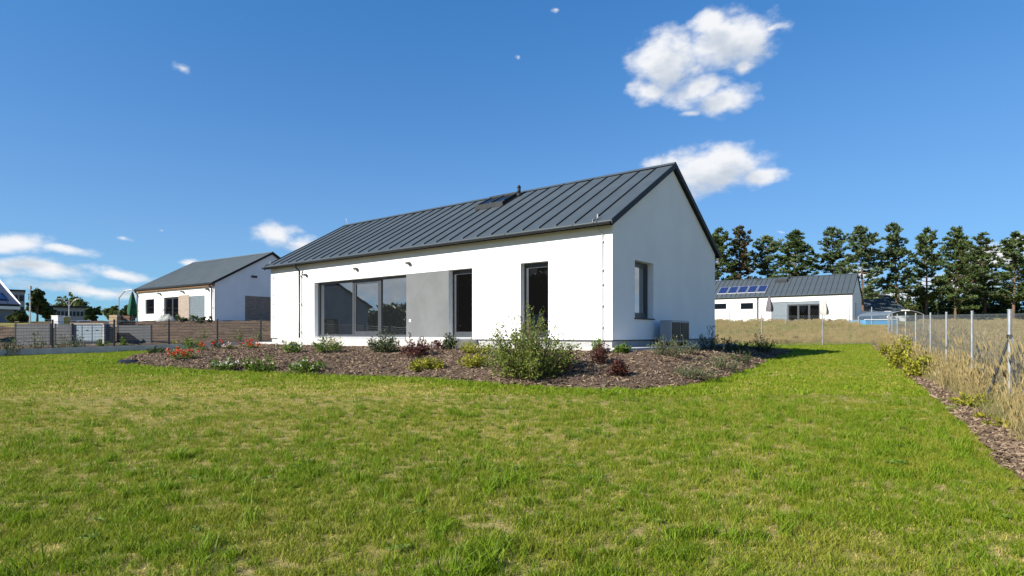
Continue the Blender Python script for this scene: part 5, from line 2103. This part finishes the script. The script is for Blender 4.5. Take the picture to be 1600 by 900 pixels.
scatter('lawn_weeds', np.column_stack([x, y, gz(x, y) + .015]), np.column_stack([x * 0, x * 0, RNG.uniform(0, 6.28, len(x))]), RNG.uniform(.6, 1.3, len(x)), RNG.integers(0, 2, len(x)), [rosette(1), rosette(2)], 'small leafy weeds dotted through the lawn')

# tall dry grass beyond the wire fence
src = [tuft(650 + i, 24, .95, .16, .007, M['straw'], 3, .35, True) for i in range(3)]
src += [tuft(660 + i, 26, .55, .2, .008, M['straw_green'], 3, .6) for i in range(2)]
src += [tuft(670, 30, .75, .35, .022, M['straw'], 2, .4, True), tuft(671, 30, .5, .35, .024, M['straw_green'], 2, .6)]
PT, RO, SC, IX = [], [], [], []
for (ya, yb, dens) in ((3.5, 12, 44), (12, 22, 32), (22, 34, 18), (34, 48, 8), (48, 67, 6)):
    xa, xb = 2.0, .97 * yb + 3
    n = int((xb - xa) * (yb - ya) * dens)
    x, y = RNG.uniform(xa, xb, n), RNG.uniform(ya, yb, n)
    backl = 31.3 - (20.3 - x) * .035
    ok = (((x > fence_x(y) + .02 - .7 * RNG.random(n) ** 1.1) & (y <= 31.5)) | ((y > backl + .1) & (y > 30))) & (x < .97 * y + 2.5) & (x > .18 * y - 2)
    # keep the far garden and the space before the solar house clear
    ok &= ~((y > 52) & (x > .60 * y) & (x < .70 * y))
    qx, qy = (x - FB.o[0]) * FB.c + (y - FB.o[1]) * FB.s, -(x - FB.o[0]) * FB.s + (y - FB.o[1]) * FB.c
    ok &= ~((qx > -LB - 1) & (qx < 1.5) & (qy > -1.5))
    x, y = x[ok], y[ok]
    n = len(x)
    pn = vnoise(x * .35, y * .35, 51)
    gr = RNG.random(n) < np.clip(.42 + .5 * pn + .3 * (x < fence_x(y) + .3), .08, .9)
    tall = np.clip(.62 + .35 * vnoise(x * .5, y * .5, 52), .3, 1.1)
    ix = np.where(y > 24, np.where(gr, 6, 5), np.where(gr, 3 + RNG.integers(0, 2, n), RNG.integers(0, 3, n)))
    sz = RNG.uniform(.6, 1.15, n) * np.where(y > 30, .62, np.where(x > fence_x(y) + 1.6, .95, np.where(x < fence_x(y), .48, 1.25))) * tall * 1.15
    PT.append(np.column_stack([x, y, gz(x, y) - .02]))
    RO.append(np.column_stack([RNG.normal(size=n) * .08, RNG.normal(size=n) * .08, RNG.uniform(0, 6.283, n)]))
    SC.append(sz)
    IX.append(ix)
n = 1500
y = RNG.uniform(4, 31, n)
x = fence_x(y) - .68 * RNG.random(n) ** 1.3
keep = RNG.random(n) < .55 + .6 * vnoise(x * 1.2, y * 1.2, 61)
x, y = x[keep], y[keep]
n = len(x)
PT.append(np.column_stack([x, y, gz(x, y) + .03]))
RO.append(np.column_stack([RNG.normal(size=n) * .15, RNG.normal(size=n) * .15, RNG.uniform(0, 6.283, n)]))
SC.append(RNG.uniform(.25, .75, n))
IX.append(np.where(RNG.random(n) < .7, 3 + RNG.integers(0, 2, n), RNG.integers(0, 3, n)))
scatter('tall_dry_grass', np.concatenate(PT), np.concatenate(RO), np.concatenate(SC), np.concatenate(IX), src, 'tall straw-coloured grass of the dry field beyond the wire fence')

# bark chips on the bed and on the strip
def chip(seed):
    rg = np.random.default_rng(seed)
    a, b, c = rg.uniform(.022, .045), rg.uniform(.008, .016), rg.uniform(.003, .006)
    V = [(-a, -b * .6, 0), (a * .8, -b, 0), (a, b * .5, 0), (-a * .7, b, 0), (-a * .9, -b * .5, c * 2), (a * .7, -b * .8, c * 2), (a * .9, b * .4, c * 2), (-a * .6, b * .8, c * 2)]
    me = bpy.data.meshes.new('chip')
    me.from_pydata(V, [], [(3, 2, 1, 0), (4, 5, 6, 7), (0, 1, 5, 4), (1, 2, 6, 5), (2, 3, 7, 6), (3, 0, 4, 7)])
    me.materials.append(M['chip'])
    return bpy.data.objects.new('chip', me)


n = 210000
x, y = RNG.uniform(-16, 13, n), RNG.uniform(11, 31, n)
t = bed_t(x, y)
frontal = (y < 24 + .9 * np.abs(x + 2)) & ~((x > -11) & (x < 8) & (y > 26))
ok = (t > .0) & (t < 1.0 + .02 * RNG.random(n) ** 2) & frontal & (RNG.random(n) < np.clip(22 / y ** .9, 0, 1) * .75)
x, y = x[ok], y[ok]
z = np.where(bed_t(x, y) < 1, bz(x, y), gz(x, y) + .02)
n2 = 34000
y2 = 2.5 + 27.5 * RNG.random(n2) ** 1.5
x2 = lawn_right(y2) + RNG.random(n2) ** .9 * (fence_x(y2) + .3 - lawn_right(y2)) - .03
z2 = gz(x2, y2) + .045
x, y, z = np.concatenate([x, x2]), np.concatenate([y, y2]), np.concatenate([z, z2])
n = len(x)
scatter('bark_chips', np.column_stack([x, y, z + .004]), np.column_stack([RNG.normal(size=n) * .35, RNG.normal(size=n) * .35, RNG.uniform(0, 6.283, n)]),
        (.45 + 1.35 * RNG.random(n) ** 1.8) * np.clip(.45 + y * .055, .6, 1.05), RNG.integers(0, 5, n), [chip(i) for i in range(5)], 'loose bark chips covering the planting bed and the fence strip')
